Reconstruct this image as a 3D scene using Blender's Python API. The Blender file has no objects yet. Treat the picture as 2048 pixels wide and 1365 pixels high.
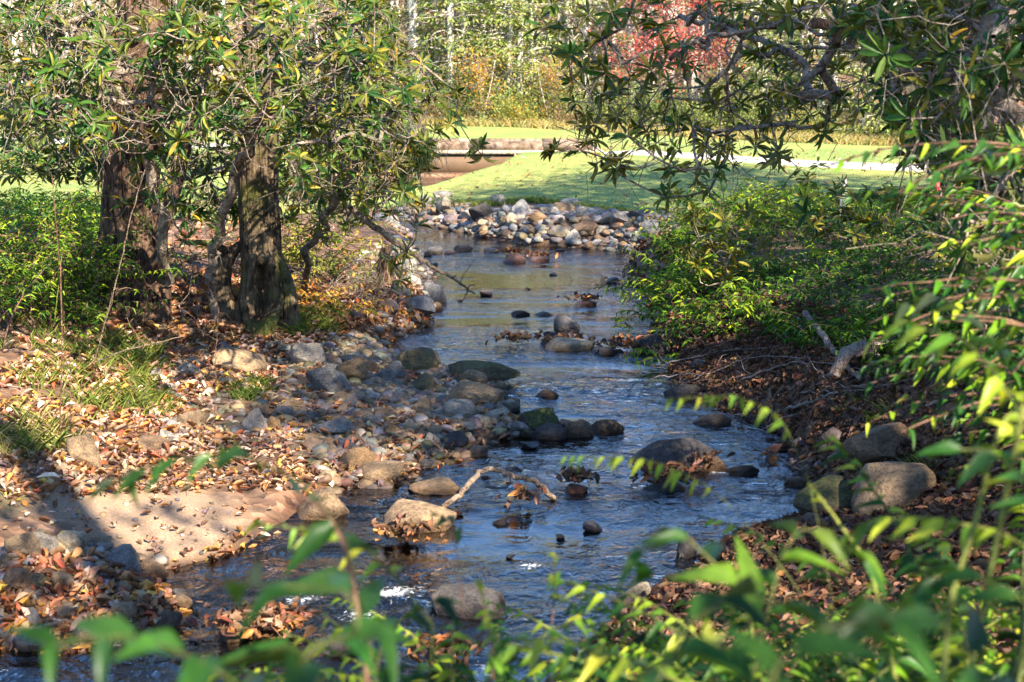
import bpy, math, random
import numpy as np
from math import radians, sin, cos, pi
rng = np.random.default_rng(11)
random.seed(5)
D = bpy.data
sc = bpy.context.scene
COL = sc.collection
A = np.array

# ------------------------------------------------------------------ camera model
CAMZ = 3.0
FP = 2844.0
PITCH = math.atan(512.5 / FP)
FW = A([0, cos(PITCH), -sin(PITCH)]); UP = A([0, sin(PITCH), cos(PITCH)]); RT = A([1.0, 0, 0])
CAM = A([0, 0, CAMZ])
def ray(u, v):
    return FW + RT * ((u - 1024) / FP) + UP * ((682.5 - v) / FP)
def aty(u, v, y):                    # world point of a photo pixel at distance y
    d = ray(u, v); return CAM + d * (y / d[1])
def atz(u, v, z):
    d = ray(u, v); return CAM + d * ((z - CAMZ) / d[2])

# ------------------------------------------------------------------ noise
def _h(ix, iy, iz, s):
    n = (ix * 374761393 + iy * 668265263 + iz * 1274126177 + s * 974634777) & 0xffffffff
    n = ((n ^ (n >> 13)) * 1274126177) & 0xffffffff
    return ((n ^ (n >> 16)) & 0xffff) / 65535.0
def noise3(p, s=0):
    p = np.asarray(p, float); i = np.floor(p).astype(np.int64); f = p - i; f = f * f * (3 - 2 * f)
    r = 0
    for dx in (0, 1):
        for dy in (0, 1):
            for dz in (0, 1):
                w = (f[..., 0] if dx else 1 - f[..., 0]) * (f[..., 1] if dy else 1 - f[..., 1]) * (f[..., 2] if dz else 1 - f[..., 2])
                r = r + w * _h(i[..., 0] + dx, i[..., 1] + dy, i[..., 2] + dz, s)
    return r * 2 - 1
def fbm(p, s=0, o=4):
    p = np.asarray(p, float); r = 0; a = 1; t = 0
    for k in range(o):
        r = r + a * noise3(p, s + k); t += a; a *= .5; p = p * 2.03
    return r / t
def noise2(x, y, sc_=1., s=0, o=3):
    return fbm(np.stack([x * sc_, y * sc_, np.zeros_like(x) + .5], -1), s, o)
def sstep(a, b, x):
    t = np.clip((x - a) / (b - a), 0, 1); return t * t * (3 - 2 * t)

# ------------------------------------------------------------------ stream outline, masks
px2 = lambda L, z=0.0: [tuple(atz(u, v, z)[:2]) for u, v in L]
LEFT = px2([(770, 452), (835, 474), (845, 500), (868, 535), (885, 590), (880, 635), (845, 660), (800, 680), (765, 705), (800, 722), (885, 735),
            (1025, 765), (1045, 795), (1035, 830), (1110, 868), (1060, 880), (985, 888), (955, 918), (880, 945), (820, 985), (700, 985), (640, 1030), (560, 1085), (470, 1125),
            (335, 1155), (400, 1200), (375, 1262), (210, 1305), (0, 1322)]) + [(-4.2, 7.35), (-9, 7.8), (-20, 9)]
NEAR = [(-20, 5.5), (-9, 5.2), (-4, 5.4), (-1.4, 6.2)]
RIGHT = px2([(1000, 1365), (1150, 1262), (1245, 1185), (1362, 1140), (1372, 1095), (1470, 1050), (1640, 1025), (1600, 985), (1545, 940), (1560, 875),
             (1470, 835), (1360, 798), (1300, 752), (1350, 712), (1300, 690), (1300, 640), (1290, 590), (1240, 545), (1270, 508), (1180, 498), (1060, 494), (960, 478), (900, 462), (800, 444)])
BACK = px2([(750, 430)]) + [(-4.9, 35.0), (-2.6, 36.5), (-1.0, 39.2), (-.45, 42.6), (-.1, 46.5), (-4.5, 46.5), (-6.2, 42), (-7.0, 37), (-6.0, 32.6)]
POLY = A(LEFT + NEAR + RIGHT + BACK)
def inside(P, x, y):
    c = np.zeros(x.shape, bool); n = len(P); j = n - 1
    for i in range(n):
        xi, yi = P[i]; xj, yj = P[j]
        if yi != yj:
            c ^= ((yi > y) != (yj > y)) & (x < (xj - xi) * (y - yi) / (yj - yi) + xi)
        j = i
    return c
def sdist(P, x, y, soft=True):
    d = np.full(x.shape, 1e9); n = len(P)
    for i in range(n):
        a = P[i]; b = P[(i + 1) % n]; ab = b - a
        t = np.clip(((x - a[0]) * ab[0] + (y - a[1]) * ab[1]) / (ab @ ab + 1e-9), 0, 1)
        d = np.minimum(d, (x - a[0] - t * ab[0]) ** 2 + (y - a[1] - t * ab[1]) ** 2)
    d = np.sqrt(d)
    return np.where(inside(P, x, y), -d, d)

CT = [(1000,800,.07),(700,770,.14),(500,720,.22),(400,850,.2),(700,880,.1),(300,900,.28),(0,950,.45),(200,1050,.22),(450,1100,.05),(0,1100,.3),(0,1230,.1),
      (900,780,.08),(1200,850,.05),(850,830,.1),(540,650,.42),(300,650,.52),(0,680,.68),(650,640,.35),(750,600,.3),(700,520,.45),(800,560,.22),(600,440,.6),(300,480,.85),(0,500,.95),
      (1330,700,.1),(1400,650,.3),(1600,600,.72),(1700,700,.75),(2000,700,1.15),(1900,900,.5),(1700,1000,.16),(1500,750,.22),(1500,850,.06),(1700,850,.35),
      (2048,1000,.6),(1620,1150,.22),(2000,1250,.65),(1400,1300,.35),(1100,1362,.1),(1500,480,.85),(1800,480,1.05),(1350,560,.35),(1500,420,.7),(1800,400,.75),
      (1000,405,.45),(1180,425,.45),(1350,430,.5),(850,392,.35),(1010,350,.72),(1060,312,1.0),(1200,330,.95),(1270,315,1.0),(1600,335,.8),(1900,345,.7),(1600,380,.65),(1200,370,.7),
      (1000,252,1.35),(1500,280,.95),(1900,297,.75),(600,245,1.4),(100,245,1.4),(50,315,.95),(300,330,.9),(200,285,1.0)]
CP = [tuple(atz(u, v, z)) for u, v, z in CT]
CP += [(0,0,1.4),(-3,0,1.4),(3,0,1.5),(0,2.5,1.15),(-2.5,3,.8),(3,3,1.25),(0,4.8,.4),(-3,4.6,.3),(2.5,5.2,.8),(-60,-30,2),(60,-30,2),(-60,20,2.2),(60,20,2.5),(60,55,1.3),(-60,55,1.6),
       (-12,12,1.2),(12,12,1.6),(-14,30,1.1),(14,30,1.1),(0,-30,2),(-9,9.5,.7),(0,75,1.5),(-40,75,1.5),(40,75,1.5)]
CP = A(CP)
def _kern(dx, dy): return np.sqrt(dx * dx + dy * dy + .6)
_n = len(CP)
_K = np.zeros((_n + 3, _n + 3)); _K[:_n, :_n] = _kern(CP[:, None, 0] - CP[None, :, 0], CP[:, None, 1] - CP[None, :, 1]) - np.eye(_n) * .02
_K[:_n, _n] = 1; _K[:_n, _n + 1] = CP[:, 0]; _K[:_n, _n + 2] = CP[:, 1]; _K[_n:, :_n] = _K[:_n, _n:].T
_W = np.linalg.solve(_K, np.concatenate([CP[:, 2], [0, 0, 0]]))
def land(x, y):
    r = _W[_n] + _W[_n + 1] * x + _W[_n + 2] * y
    for i in range(_n): r = r + _W[i] * _kern(x - CP[i, 0], y - CP[i, 1])
    return r
def H(x, y):
    x = np.asarray(x, float); y = np.asarray(y, float)
    sd = sdist(POLY, x, y)
    far = sstep(55, 62, y)
    L = np.clip(land(np.clip(x, -70, 70), np.clip(y, -30, 80)), .05, 2.6)
    L = L * (1 - far) + 1.4 * far
    rough = .035 * noise2(x, y, 1.7, 3) * (1 - .75 * sstep(26, 30, y)) + .02 * noise2(x, y, 6, 8, 2) * (1 - sstep(22, 26, y))
    bed = -.16 - .10 * sstep(0, 1.3, -sd) + .05 * noise2(x, y, 2.5, 21)
    w = .35 + .5 * sstep(20, 28, y)
    t = sstep(-.12, w, sd)
    z = bed * (1 - t) + (L + rough) * t
    hill = np.maximum(0, y - 60) * .16 + np.maximum(0, y - 66) * .05 * (1 + noise2(x, y, .05, 9))
    return z + np.minimum(hill, 10)
# quick lookup grid for H
GX = np.concatenate([np.linspace(-160, -24, 30)[:-1], np.linspace(-24, -7, 60)[:-1], np.linspace(-7, 7, 215), np.linspace(7, 24, 60)[1:], np.linspace(24, 160, 30)[1:]])
GY = np.concatenate([np.linspace(-60, -4, 20)[:-1], np.linspace(-4, 5, 55)[:-1], np.linspace(5, 22, 240)[:-1], np.linspace(22, 60, 200)[:-1], np.linspace(60, 220, 50)])
XX, YY = np.meshgrid(GX, GY)
ZZ = H(XX.ravel(), YY.ravel()).reshape(XX.shape)
def hz(x, y):                         # bilinear ground height, array or scalar
    x = np.clip(np.asarray(x, float), -159, 159); y = np.clip(np.asarray(y, float), -59, 219)
    i = np.clip(np.searchsorted(GX, x) - 1, 0, len(GX) - 2); j = np.clip(np.searchsorted(GY, y) - 1, 0, len(GY) - 2)
    fx = (x - GX[i]) / (GX[i + 1] - GX[i]); fy = (y - GY[j]) / (GY[j + 1] - GY[j])
    return ZZ[j, i] * (1 - fx) * (1 - fy) + ZZ[j, i + 1] * fx * (1 - fy) + ZZ[j + 1, i] * (1 - fx) * fy + ZZ[j + 1, i + 1] * fx * fy
_T = np.geomspace(2.5, 210, 4200)
def gp(u, v, water=True):             # photo pixel -> point on ground or water
    d = ray(u, v); d = d / d[1]
    x = d[0] * _T; y = _T; z = CAMZ + d[2] * _T
    g = hz(x, y)
    if water: g = np.maximum(g, 0)
    k = np.argmax(z <= g)
    if k == 0: k = len(_T) - 1
    return A([x[k], y[k], g[k]])

# ------------------------------------------------------------------ object helpers
def mesh_obj(name, V, F, mat, parent=None, colors=None, smooth=True, link=True):
    V = np.asarray(V, np.float32)
    me = D.meshes.new(name)
    if isinstance(F, np.ndarray):
        k = F.shape[1]; nf = len(F)
        me.vertices.add(len(V)); me.vertices.foreach_set('co', V.ravel())
        me.loops.add(nf * k); me.loops.foreach_set('vertex_index', F.astype(np.int32).ravel())
        me.polygons.add(nf); me.polygons.foreach_set('loop_start', np.arange(0, nf * k, k, dtype=np.int32))
        me.polygons.foreach_set('loop_total', np.full(nf, k, np.int32))
    else:
        me.from_pydata(V.tolist(), [], F)
    me.update(calc_edges=True)
    if smooth: me.polygons.foreach_set('use_smooth', np.ones(len(me.polygons), bool))
    if colors is not None:
        a = me.color_attributes.new('Col', 'FLOAT_COLOR', 'POINT')
        c = np.ones((len(V), 4), np.float32); c[:, :colors.shape[1]] = colors
        a.data.foreach_set('color', c.ravel())
    me.materials.append(mat)
    o = D.objects.new(name, me)
    if link: COL.objects.link(o)
    if parent is not None: o.parent = parent
    return o
def tag(o, label=None, cat=None, group=None, kind=None):
    if label: o['label'] = label
    if cat: o['category'] = cat
    if group: o['group'] = group
    if kind: o['kind'] = kind
    return o
def empty(name, loc, label, cat, group=None):
    o = D.objects.new(name, None); COL.objects.link(o); o.location = [float(c) for c in loc]
    o.empty_display_size = .2
    return tag(o, label, cat, group)
class MB:
    def __init__(s): s.v = []; s.f = []; s.c = []; s.n = 0
    def add(s, V, F, c=None):
        V = np.asarray(V, float); F = np.asarray(F)
        s.v.append(V); s.f.append(F + s.n); s.n += len(V)
        s.c.append(np.tile(A(c if c is not None else (1, 1, 1), float), (len(V), 1)) if c is None or np.ndim(c) == 1 else np.asarray(c))
    def build(s, name, mat, parent=None, origin=None, smooth=True):
        V = np.concatenate(s.v); F = np.concatenate(s.f); C = np.concatenate(s.c)
        if origin is not None: V = V - A(origin)
        o = mesh_obj(name, V, F, mat, parent, C, smooth)
        return o
def norm(v):
    v = np.asarray(v, float); return v / (np.linalg.norm(v, axis=-1, keepdims=True) + 1e-9)
def tube(mb, pts, rad, sides=5, col=None, cap=True):
    P = np.asarray(pts, float); n = len(P)
    if n < 2: return
    rad = np.broadcast_to(np.asarray(rad, float), (n,))
    T = norm(np.gradient(P, axis=0))
    ref = A([0, 0, 1.]) if abs(T[0, 2]) < .9 else A([1., 0, 0])
    u = norm(np.cross(T[0], ref)); U = [u]
    for i in range(1, n):
        u = u - T[i] * (u @ T[i]); u = norm(u); U.append(u)
    U = A(U); W = np.cross(T, U)
    a = np.arange(sides) * 2 * pi / sides
    R = P[:, None] + rad[:, None, None] * (np.cos(a)[None, :, None] * U[:, None] + np.sin(a)[None, :, None] * W[:, None])
    V = R.reshape(-1, 3)
    i = np.arange(n - 1)[:, None] * sides; k = np.arange(sides)[None]; k2 = (k + 1) % sides
    F = np.stack([i + k, i + k2, i + sides + k2, i + sides + k], -1).reshape(-1, 4)
    if cap:
        V = np.concatenate([V, [P[-1] + T[-1] * rad[-1] * .6], [P[0]]])
        e = (n - 1) * sides; kk = np.arange(sides)
        F = np.concatenate([F, np.stack([e + kk, e + (kk + 1) % sides, np.full(sides, n * sides), np.full(sides, n * sides)], -1)])
        # degenerate quads avoided: use triangles as quads with a repeated vertex removed below
    c = None if col is None else col
    F = F if not cap else F[:-sides]
    if cap:
        # close the end with quads across the ring
        e = (n - 1) * sides
        if sides == 4: F = np.concatenate([F, [[e, e + 1, e + 2, e + 3]]])
        elif sides >= 5:
            extra = [[e, e + j, e + j + 1, e + j + 2] for j in range(1, sides - 2, 2)]
            F = np.concatenate([F, extra])
        V = V[:-2]
    mb.add(V, F, c)
def wig(p0, p1, n, amp, sag=0.0, seed=None):
    p0 = A(p0, float); p1 = A(p1, float); L = np.linalg.norm(p1 - p0); t = np.linspace(0, 1, n + 1)
    P = p0 + (p1 - p0) * t[:, None]
    if n > 1:
        ph = rng.uniform(0, 6.28, 3); fr = rng.uniform(.7, 2.4, 3)
        for k in range(3):
            P[:, k] += amp * L * np.sin(t * pi * fr[k] + ph[k]) * np.sin(t * pi) * rng.uniform(.4, 1)
        P[1:-1] += rng.normal(0, amp * L * .16, (n - 1, 3))
    P[:, 2] -= sag * L * np.sin(t * pi)
    return P
def inst(TV, TF, pos, X, Y, Z, scl, col):
    """copies of a template: pos (N,3), axes (N,3), scl (N,3), col (N,3)"""
    N = len(pos); m = len(TV)
    s = np.asarray(scl)
    V = pos[:, None] + TV[None, :, 0:1] * (X * s[:, 0:1])[:, None] + TV[None, :, 1:2] * (Y * s[:, 1:2])[:, None] + TV[None, :, 2:3] * (Z * s[:, 2:3])[:, None]
    F = (TF[None] + (np.arange(N) * m)[:, None, None]).reshape(-1, TF.shape[1])
    C = np.repeat(col, m, axis=0)
    return V.reshape(-1, 3), F, C
def addinst(mb, *a):
    V, F, C = inst(*a); mb.add(V, F, C)
def leaf_tmpl(n=4, shape='lance', fold=.25, droop=.25):
    # length 1 along x, half width .5*w along y, z up
    ts = np.linspace(0, 1, n + 1); V = []; F = []
    for t in ts:
        if shape == 'lance': w = (sin(pi * min(1, t * .96 + .04) ** .85) ** .8) * .5
        elif shape == 'oval': w = (sin(pi * (t * .94 + .03)) ** .6) * .5
        else: w = (1 - t) ** .7 * (.35 + .65 * min(1, t * 6)) * .5
        if t == 1: w = .02
        z = -droop * t * t
        for sgn in (-1, 0, 1): V.append((t, sgn * w, z + (fold * w if sgn else 0)))
    for i in range(n):
        for k in (0, 1):
            a = i * 3 + k; F.append((a, a + 3, a + 4, a + 1))
    return A(V, float), A(F)
L_RH = leaf_tmpl(4, 'oval', .3, .22)
L_DH = leaf_tmpl(4, 'taper', .35, .3)
L_SM = leaf_tmpl(2, 'oval', .3, .15)
def jit(base, amt, n):
    c = np.tile(A(base, float), (n, 1)); b = 1 + rng.normal(0, amt, (n, 1)); c = c * b * (1 + rng.normal(0, amt * .4, (n, 3)))
    return np.clip(c, .003, .95)
def pick(cols, w, n, amt=.18):
    cols = A(cols, float); k = rng.choice(len(cols), n, p=A(w) / np.sum(w))
    return np.clip(cols[k] * (1 + rng.normal(0, amt, (n, 1))) * (1 + rng.normal(0, amt * .35, (n, 3))), .003, .95)

# ------------------------------------------------------------------ materials
class NT:
    def __init__(s, name):
        s.m = D.materials.new(name); s.m.use_nodes = True; s.t = s.m.node_tree; s.t.nodes.clear()
        s.out = s.n('ShaderNodeOutputMaterial')
    def n(s, ty, **kw):
        x = s.t.nodes.new(ty)
        for k, v in kw.items():
            if k.startswith('i_'):
                key = k[2:]; key = int(key) if key.isdigit() else key.replace('_', ' ')
                x.inputs[key].default_value = v
            else: setattr(x, k, v)
        return x
    def l(s, a, b): s.t.links.new(a, b)
    def ramp(s, fac, stops):
        r = s.n('ShaderNodeValToRGB'); e = r.color_ramp.elements
        while len(e) < len(stops): e.new(.5)
        for k, (p, c) in enumerate(stops): e[k].position = p; e[k].color = (*c, 1) if len(c) == 3 else c
        s.l(fac, r.inputs[0]); return r.outputs[0]
    def noise(s, scale, detail=4, rough=.55, vec=None, dist=0):
        x = s.n('ShaderNodeTexNoise', i_Scale=scale, i_Detail=detail, i_Roughness=rough, i_Distortion=dist)
        if vec is not None: s.l(vec, x.inputs['Vector'])
        return x.outputs['Fac']
    def mix(s, fac, a, b, mode='MIX'):
        x = s.n('ShaderNodeMix', data_type='RGBA', blend_type=mode)
        for sock, v in ((x.inputs[0], fac), (x.inputs[6], a), (x.inputs[7], b)):
            if isinstance(v, bpy.types.NodeSocket): s.l(v, sock)
            elif isinstance(v, (int, float)): sock.default_value = v
            else: sock.default_value = (*v, 1)
        return x.outputs[2]
    def math(s, op, a, b=0.0, clamp=False):
        x = s.n('ShaderNodeMath', operation=op, use_clamp=clamp)
        for k, v in ((0, a), (1, b)):
            if isinstance(v, bpy.types.NodeSocket): s.l(v, x.inputs[k])
            else: x.inputs[k].default_value = v
        return x.outputs[0]
def leafmat(name, rough=.45, trans=.3, tcol=(1.25, 1.35, .5), under=(.16, .17, .07), under_f=.45, spec=.22):
    t = NT(name)
    at = t.n('ShaderNodeAttribute', attribute_name='Col')
    geo = t.n('ShaderNodeNewGeometry')
    nz = t.noise(35, 3, vec=geo.outputs['Position'])
    base = t.mix(1.0, at.outputs['Color'], t.ramp(nz, [(.3, (.72, .72, .72)), (.7, (1.25, 1.25, 1.2))]), 'MULTIPLY')
    un = t.mix(under_f, base, under)
    c = t.mix(geo.outputs['Backfacing'], base, un)
    p = t.n('ShaderNodeBsdfPrincipled', i_Roughness=rough)
    p.inputs['Specular IOR Level'].default_value = spec
    t.l(c, p.inputs['Base Color'])
    tr = t.n('ShaderNodeBsdfTranslucent')
    t.l(t.mix(1.0, base, tcol, 'MULTIPLY'), tr.inputs['Color'])
    m = t.n('ShaderNodeMixShader', i_0=trans)
    t.l(p.outputs[0], m.inputs[1]); t.l(tr.outputs[0], m.inputs[2]); t.l(m.outputs[0], t.out.inputs[0])
    return t.m
M = {}
M['rhodo'] = leafmat('rhododendron_leaf', .42, .2, (1.9, 1.9, .45), (.15, .13, .04), .55, .2)
M['leaf'] = leafmat('shrub_leaf', .36, .32)
M['far_leaf'] = leafmat('forest_leaf', .6, .4, (1.3, 1.3, .7), (.2, .2, .1), .2, .2)
M['dead_leaf'] = leafmat('fallen_leaf', .6, .15, (1.2, .9, .5), (.3, .2, .12), .3, .3)
M['grass'] = leafmat('grass_blade', .5, .35, (1.3, 1.3, .5), (.2, .22, .08), .2, .3)
def barkmat(name, c1, c2, moss=None, sc_=1.0, ms=.55, vs=(9, 9, 1.6)):
    t = NT(name)
    tc = t.n('ShaderNodeTexCoord')
    mp = t.n('ShaderNodeMapping'); mp.inputs['Scale'].default_value = [v * sc_ for v in vs]
    t.l(tc.outputs['Object'], mp.inputs[0])
    n1 = t.noise(2.2, 6, .65, mp.outputs[0], 1.2); n2 = t.noise(6, 4, .6, tc.outputs['Object'])
    c = t.ramp(n1, [(.38, [x * .18 for x in c1]), (.5, c1), (.64, c2)])
    c = t.mix(t.ramp(n2, [(.45, (0, 0, 0)), (.7, (.6, .6, .6))]), c, [min(1, x * 1.5) for x in c2])
    if moss:
        nm = t.noise(1.6, 4, .6, tc.outputs['Object'])
        c = t.mix(t.ramp(nm, [(ms, (0, 0, 0)), (ms + .12, (.8, .8, .8))]), c, moss)
    p = t.n('ShaderNodeBsdfPrincipled', i_Roughness=.85); p.inputs['Specular IOR Level'].default_value = .25
    t.l(c, p.inputs['Base Color'])
    b = t.n('ShaderNodeBump', i_Strength=1.0, i_Distance=.07); t.l(n1, b.inputs['Height']); t.l(b.outputs[0], p.inputs['Normal'])
    t.l(p.outputs[0], t.out.inputs[0]); return t.m
M['bark'] = barkmat('brown_bark', (.085, .048, .03), (.20, .12, .075), (.10, .10, .03), 1.3, .63)
M['bark_moss'] = barkmat('mossy_bark', (.10, .068, .04), (.25, .18, .11), (.17, .18, .03), 1.3, .5)
M['bark_grey'] = barkmat('grey_bark', (.42, .37, .33), (.68, .63, .57), None, .6)
M['twig'] = barkmat('twig_bark', (.26, .19, .14), (.48, .40, .32), (.2, .2, .12), 1.5, .6, (6, 6, 6))
M['driftwood'] = barkmat('driftwood', (.30, .20, .13), (.50, .38, .27), None, 1.5, .6, (9, 9, 9))
M['dead_wood'] = barkmat('dead_wood', (.26, .19, .15), (.46, .38, .33), None, 1.5, .6, (6, 6, 6))
M['stem_dark'] = barkmat('dark_green_stem', (.09, .11, .03), (.16, .17, .05), (.2, .1, .04), 1, .62, (5, 5, 5))
M['stem_green'] = barkmat('green_stem', (.22, .25, .05), (.38, .38, .08), (.35, .16, .05), 1, .62, (5, 5, 5))
M['stem_brown'] = barkmat('brown_stem', (.18, .09, .06), (.30, .17, .11), None, 1, .6, (5, 5, 5))
def rockmat():
    t = NT('stone')
    tc = t.n('ShaderNodeTexCoord'); oi = t.n('ShaderNodeObjectInfo'); geo = t.n('ShaderNodeNewGeometry')
    ad = t.n('ShaderNodeVectorMath', operation='ADD'); t.l(tc.outputs['Object'], ad.inputs[0])
    cm = t.n('ShaderNodeCombineXYZ'); r = t.math('MULTIPLY', oi.outputs['Random'], 40); t.l(r, cm.inputs[0]); t.l(r, cm.inputs[2]); t.l(cm.outputs[0], ad.inputs[1])
    n1 = t.noise(1.3, 6, .62, ad.outputs[0], .4); n2 = t.noise(9, 5, .7, ad.outputs[0]); n3 = t.noise(28, 3, .6, ad.outputs[0])
    c = t.mix(1.0, oi.outputs['Color'], t.ramp(n1, [(.3, (.38, .36, .36)), (.5, (.92, .9, .88)), (.7, (1.6, 1.5, 1.36))]), 'MULTIPLY')
    c = t.mix(1.0, c, t.ramp(n2, [(.34, (.45, .42, .40)), (.5, (1, 1, 1)), (.68, (1.35, 1.3, 1.25))]), 'MULTIPLY')
    c = t.mix(t.ramp(n3, [(.62, (0, 0, 0)), (.7, (.35, .35, .35))]), c, (.5, .48, .42))
    # moss on upward faces, by the object's alpha
    sp = t.n('ShaderNodeSeparateXYZ'); t.l(geo.outputs['Normal'], sp.inputs[0])
    mm = t.math('ADD', t.math('MULTIPLY', sp.outputs[2], .5), t.math('MULTIPLY', n1, .9))
    mm = t.math('ADD', mm, t.math('MULTIPLY', oi.outputs['Alpha'], .9))
    mf = t.math('MULTIPLY', t.math('SUBTRACT', mm, 1.12), 3.0, True)
    c = t.mix(mf, c, t.ramp(n2, [(.35, (.035, .05, .012)), (.65, (.13, .15, .035))]))
    # wet band near the waterline: stone there is really darker and glossier
    pz = t.n('ShaderNodeSeparateXYZ'); t.l(geo.outputs['Position'], pz.inputs[0])
    wet = t.math('SUBTRACT', 1.0, t.math('MULTIPLY', t.math('SUBTRACT', pz.outputs[2], .02), 14), True)
    c = t.mix(wet, c, t.mix(1.0, c, (.42, .38, .36), 'MULTIPLY'))
    p = t.n('ShaderNodeBsdfPrincipled'); t.l(c, p.inputs['Base Color'])
    t.l(t.math('SUBTRACT', .78, t.math('MULTIPLY', wet, .5)), p.inputs['Roughness'])
    b = t.n('ShaderNodeBump', i_Strength=.9, i_Distance=.06); h = t.math('ADD', n2, t.math('MULTIPLY', n3, .4)); t.l(h, b.inputs['Height']); t.l(b.outputs[0], p.inputs['Normal'])
    t.l(p.outputs[0], t.out.inputs[0]); return t.m
M['stone'] = rockmat()
def groundmat():
    t = NT('ground')
    geo = t.n('ShaderNodeNewGeometry'); pos = geo.outputs['Position']
    at = t.n('ShaderNodeAttribute', attribute_name='Col'); sp = t.n('ShaderNodeSeparateColor'); t.l(at.outputs['Color'], sp.inputs[0])
    v = t.n('ShaderNodeTexVoronoi', i_Scale=11.0, feature='F1'); v.inputs['Randomness'].default_value = 1
    wp = t.n('ShaderNodeVectorMath', operation='ADD'); t.l(pos, wp.inputs[0])
    nn = t.n('ShaderNodeTexNoise', i_Scale=9.0, i_Detail=3.0); t.l(pos, nn.inputs['Vector'])
    sc2 = t.n('ShaderNodeVectorMath', operation='SCALE'); sc2.inputs['Scale'].default_value = .12; t.l(nn.outputs['Color'], sc2.inputs[0]); t.l(sc2.outputs[0], wp.inputs[1])
    t.l(wp.outputs[0], v.inputs['Vector'])
    sv = t.n('ShaderNodeSeparateColor'); t.l(v.outputs['Color'], sv.inputs[0])
    lit = t.ramp(sv.outputs[0], [(0, (.05, .028, .018)), (.25, (.16, .08, .045)), (.45, (.26, .14, .08)), (.62, (.10, .055, .035)), (.8, (.34, .2, .13)), (1, (.2, .09, .045))])
    n1 = t.noise(3, 5, .6, pos); n4 = t.noise(60, 4, .7, pos); n5 = t.noise(.8, 4, .6, pos)
    lit = t.mix(t.ramp(n1, [(.42, (0, 0, 0)), (.62, (.75, .75, .75))]), lit, (.11, .07, .045))
    sand = t.ramp(n4, [(.3, (.20, .13, .085)), (.5, (.31, .21, .14)), (.7, (.43, .31, .21))])
    sand = t.mix(t.ramp(n5, [(.35, (0, 0, 0)), (.65, (.5, .5, .5))]), sand, (.26, .17, .10))
    bed = t.ramp(t.noise(7, 5, .65, pos, 1), [(.32, (.05, .035, .02)), (.5, (.17, .11, .055)), (.68, (.30, .2, .11))])
    c = t.mix(sp.outputs[0], lit, sand)
    c = t.mix(sp.outputs[1], c, bed)
    c = t.mix(t.math('MULTIPLY', sp.outputs[2], t.ramp(n1, [(.3, (.3, .3, .3)), (.6, (1, 1, 1))])), c, (.10, .12, .03))
    pz = t.n('ShaderNodeSeparateXYZ'); t.l(pos, pz.inputs[0])
    wet = t.math('SUBTRACT', 1.15, t.math('MULTIPLY', t.math('ADD', pz.outputs[2], t.math('MULTIPLY', t.math('SUBTRACT', n1, .5), .12)), 15), True)
    c = t.mix(wet, c, t.mix(1.0, c, (.5, .44, .40), 'MULTIPLY'))
    p = t.n('ShaderNodeBsdfPrincipled'); t.l(c, p.inputs['Base Color']); p.inputs['Specular IOR Level'].default_value = .3
    t.l(t.math('SUBTRACT', .88, t.math('MULTIPLY', wet, .5)), p.inputs['Roughness'])
    b = t.n('ShaderNodeBump', i_Strength=.6, i_Distance=.05)
    hh = t.math('ADD', t.math('MULTIPLY', t.math('MULTIPLY', v.outputs['Distance'], 1.0), t.math('SUBTRACT', 1.0, sp.outputs[0])), t.math('MULTIPLY', n4, .2)); t.l(hh, b.inputs['Height']); t.l(b.outputs[0], p.inputs['Normal'])
    t.l(p.outputs[0], t.out.inputs[0]); return t.m
M['ground'] = groundmat()
def flatmat(name, stops, scale, rough=.9, bump=.3, detail=5, big=None):
    t = NT(name); geo = t.n('ShaderNodeNewGeometry')
    n = t.noise(scale, detail, .65, geo.outputs['Position'])
    c = t.ramp(n, stops)
    if big:
        n2 = t.noise(big[0], 4, .6, geo.outputs['Position']); c = t.mix(t.ramp(n2, [(.4, (0, 0, 0)), (.62, (1, 1, 1))]), c, t.mix(1.0, c, big[1], 'MULTIPLY'))
    p = t.n('ShaderNodeBsdfPrincipled', i_Roughness=rough); p.inputs['Specular IOR Level'].default_value = .2
    t.l(c, p.inputs['Base Color'])
    b = t.n('ShaderNodeBump', i_Strength=bump, i_Distance=.03); t.l(n, b.inputs['Height']); t.l(b.outputs[0], p.inputs['Normal'])
    t.l(p.outputs[0], t.out.inputs[0]); return t.m
M['lawn'] = flatmat('lawn_turf', [(.3, (.11, .18, .045)), (.5, (.20, .27, .075)), (.7, (.32, .35, .12))], 9, big=(.35, (1.45, 1.12, 1.1)))
M['path'] = flatmat('path_concrete', [(.3, (.34, .32, .30)), (.5, (.5, .48, .45)), (.7, (.58, .55, .52))], 3, bump=.2, big=(.4, (.8, .78, .75)))
M['timber'] = flatmat('weathered_timber', [(.35, (.08, .055, .045)), (.5, (.22, .16, .12)), (.68, (.36, .28, .22))], 5, bump=.6, big=(2., (.6, .55, .5)))
M['girder'] = flatmat('tan_girder', [(.3, (.10, .062, .038)), (.7, (.14, .09, .055))], 3, .6, .05)
M['gravel'] = flatmat('deck_gravel', [(.35, (.12, .09, .06)), (.5, (.3, .25, .18)), (.65, (.5, .44, .36))], 22, bump=.6)
M['dark_stone'] = flatmat('abutment_stone', [(.3, (.05, .045, .04)), (.7, (.18, .16, .14))], 4)
M['red'] = flatmat('red_plastic', [(.3, (.6, .03, .02)), (.7, (.75, .05, .03))], 4, .5, .05)
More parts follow.
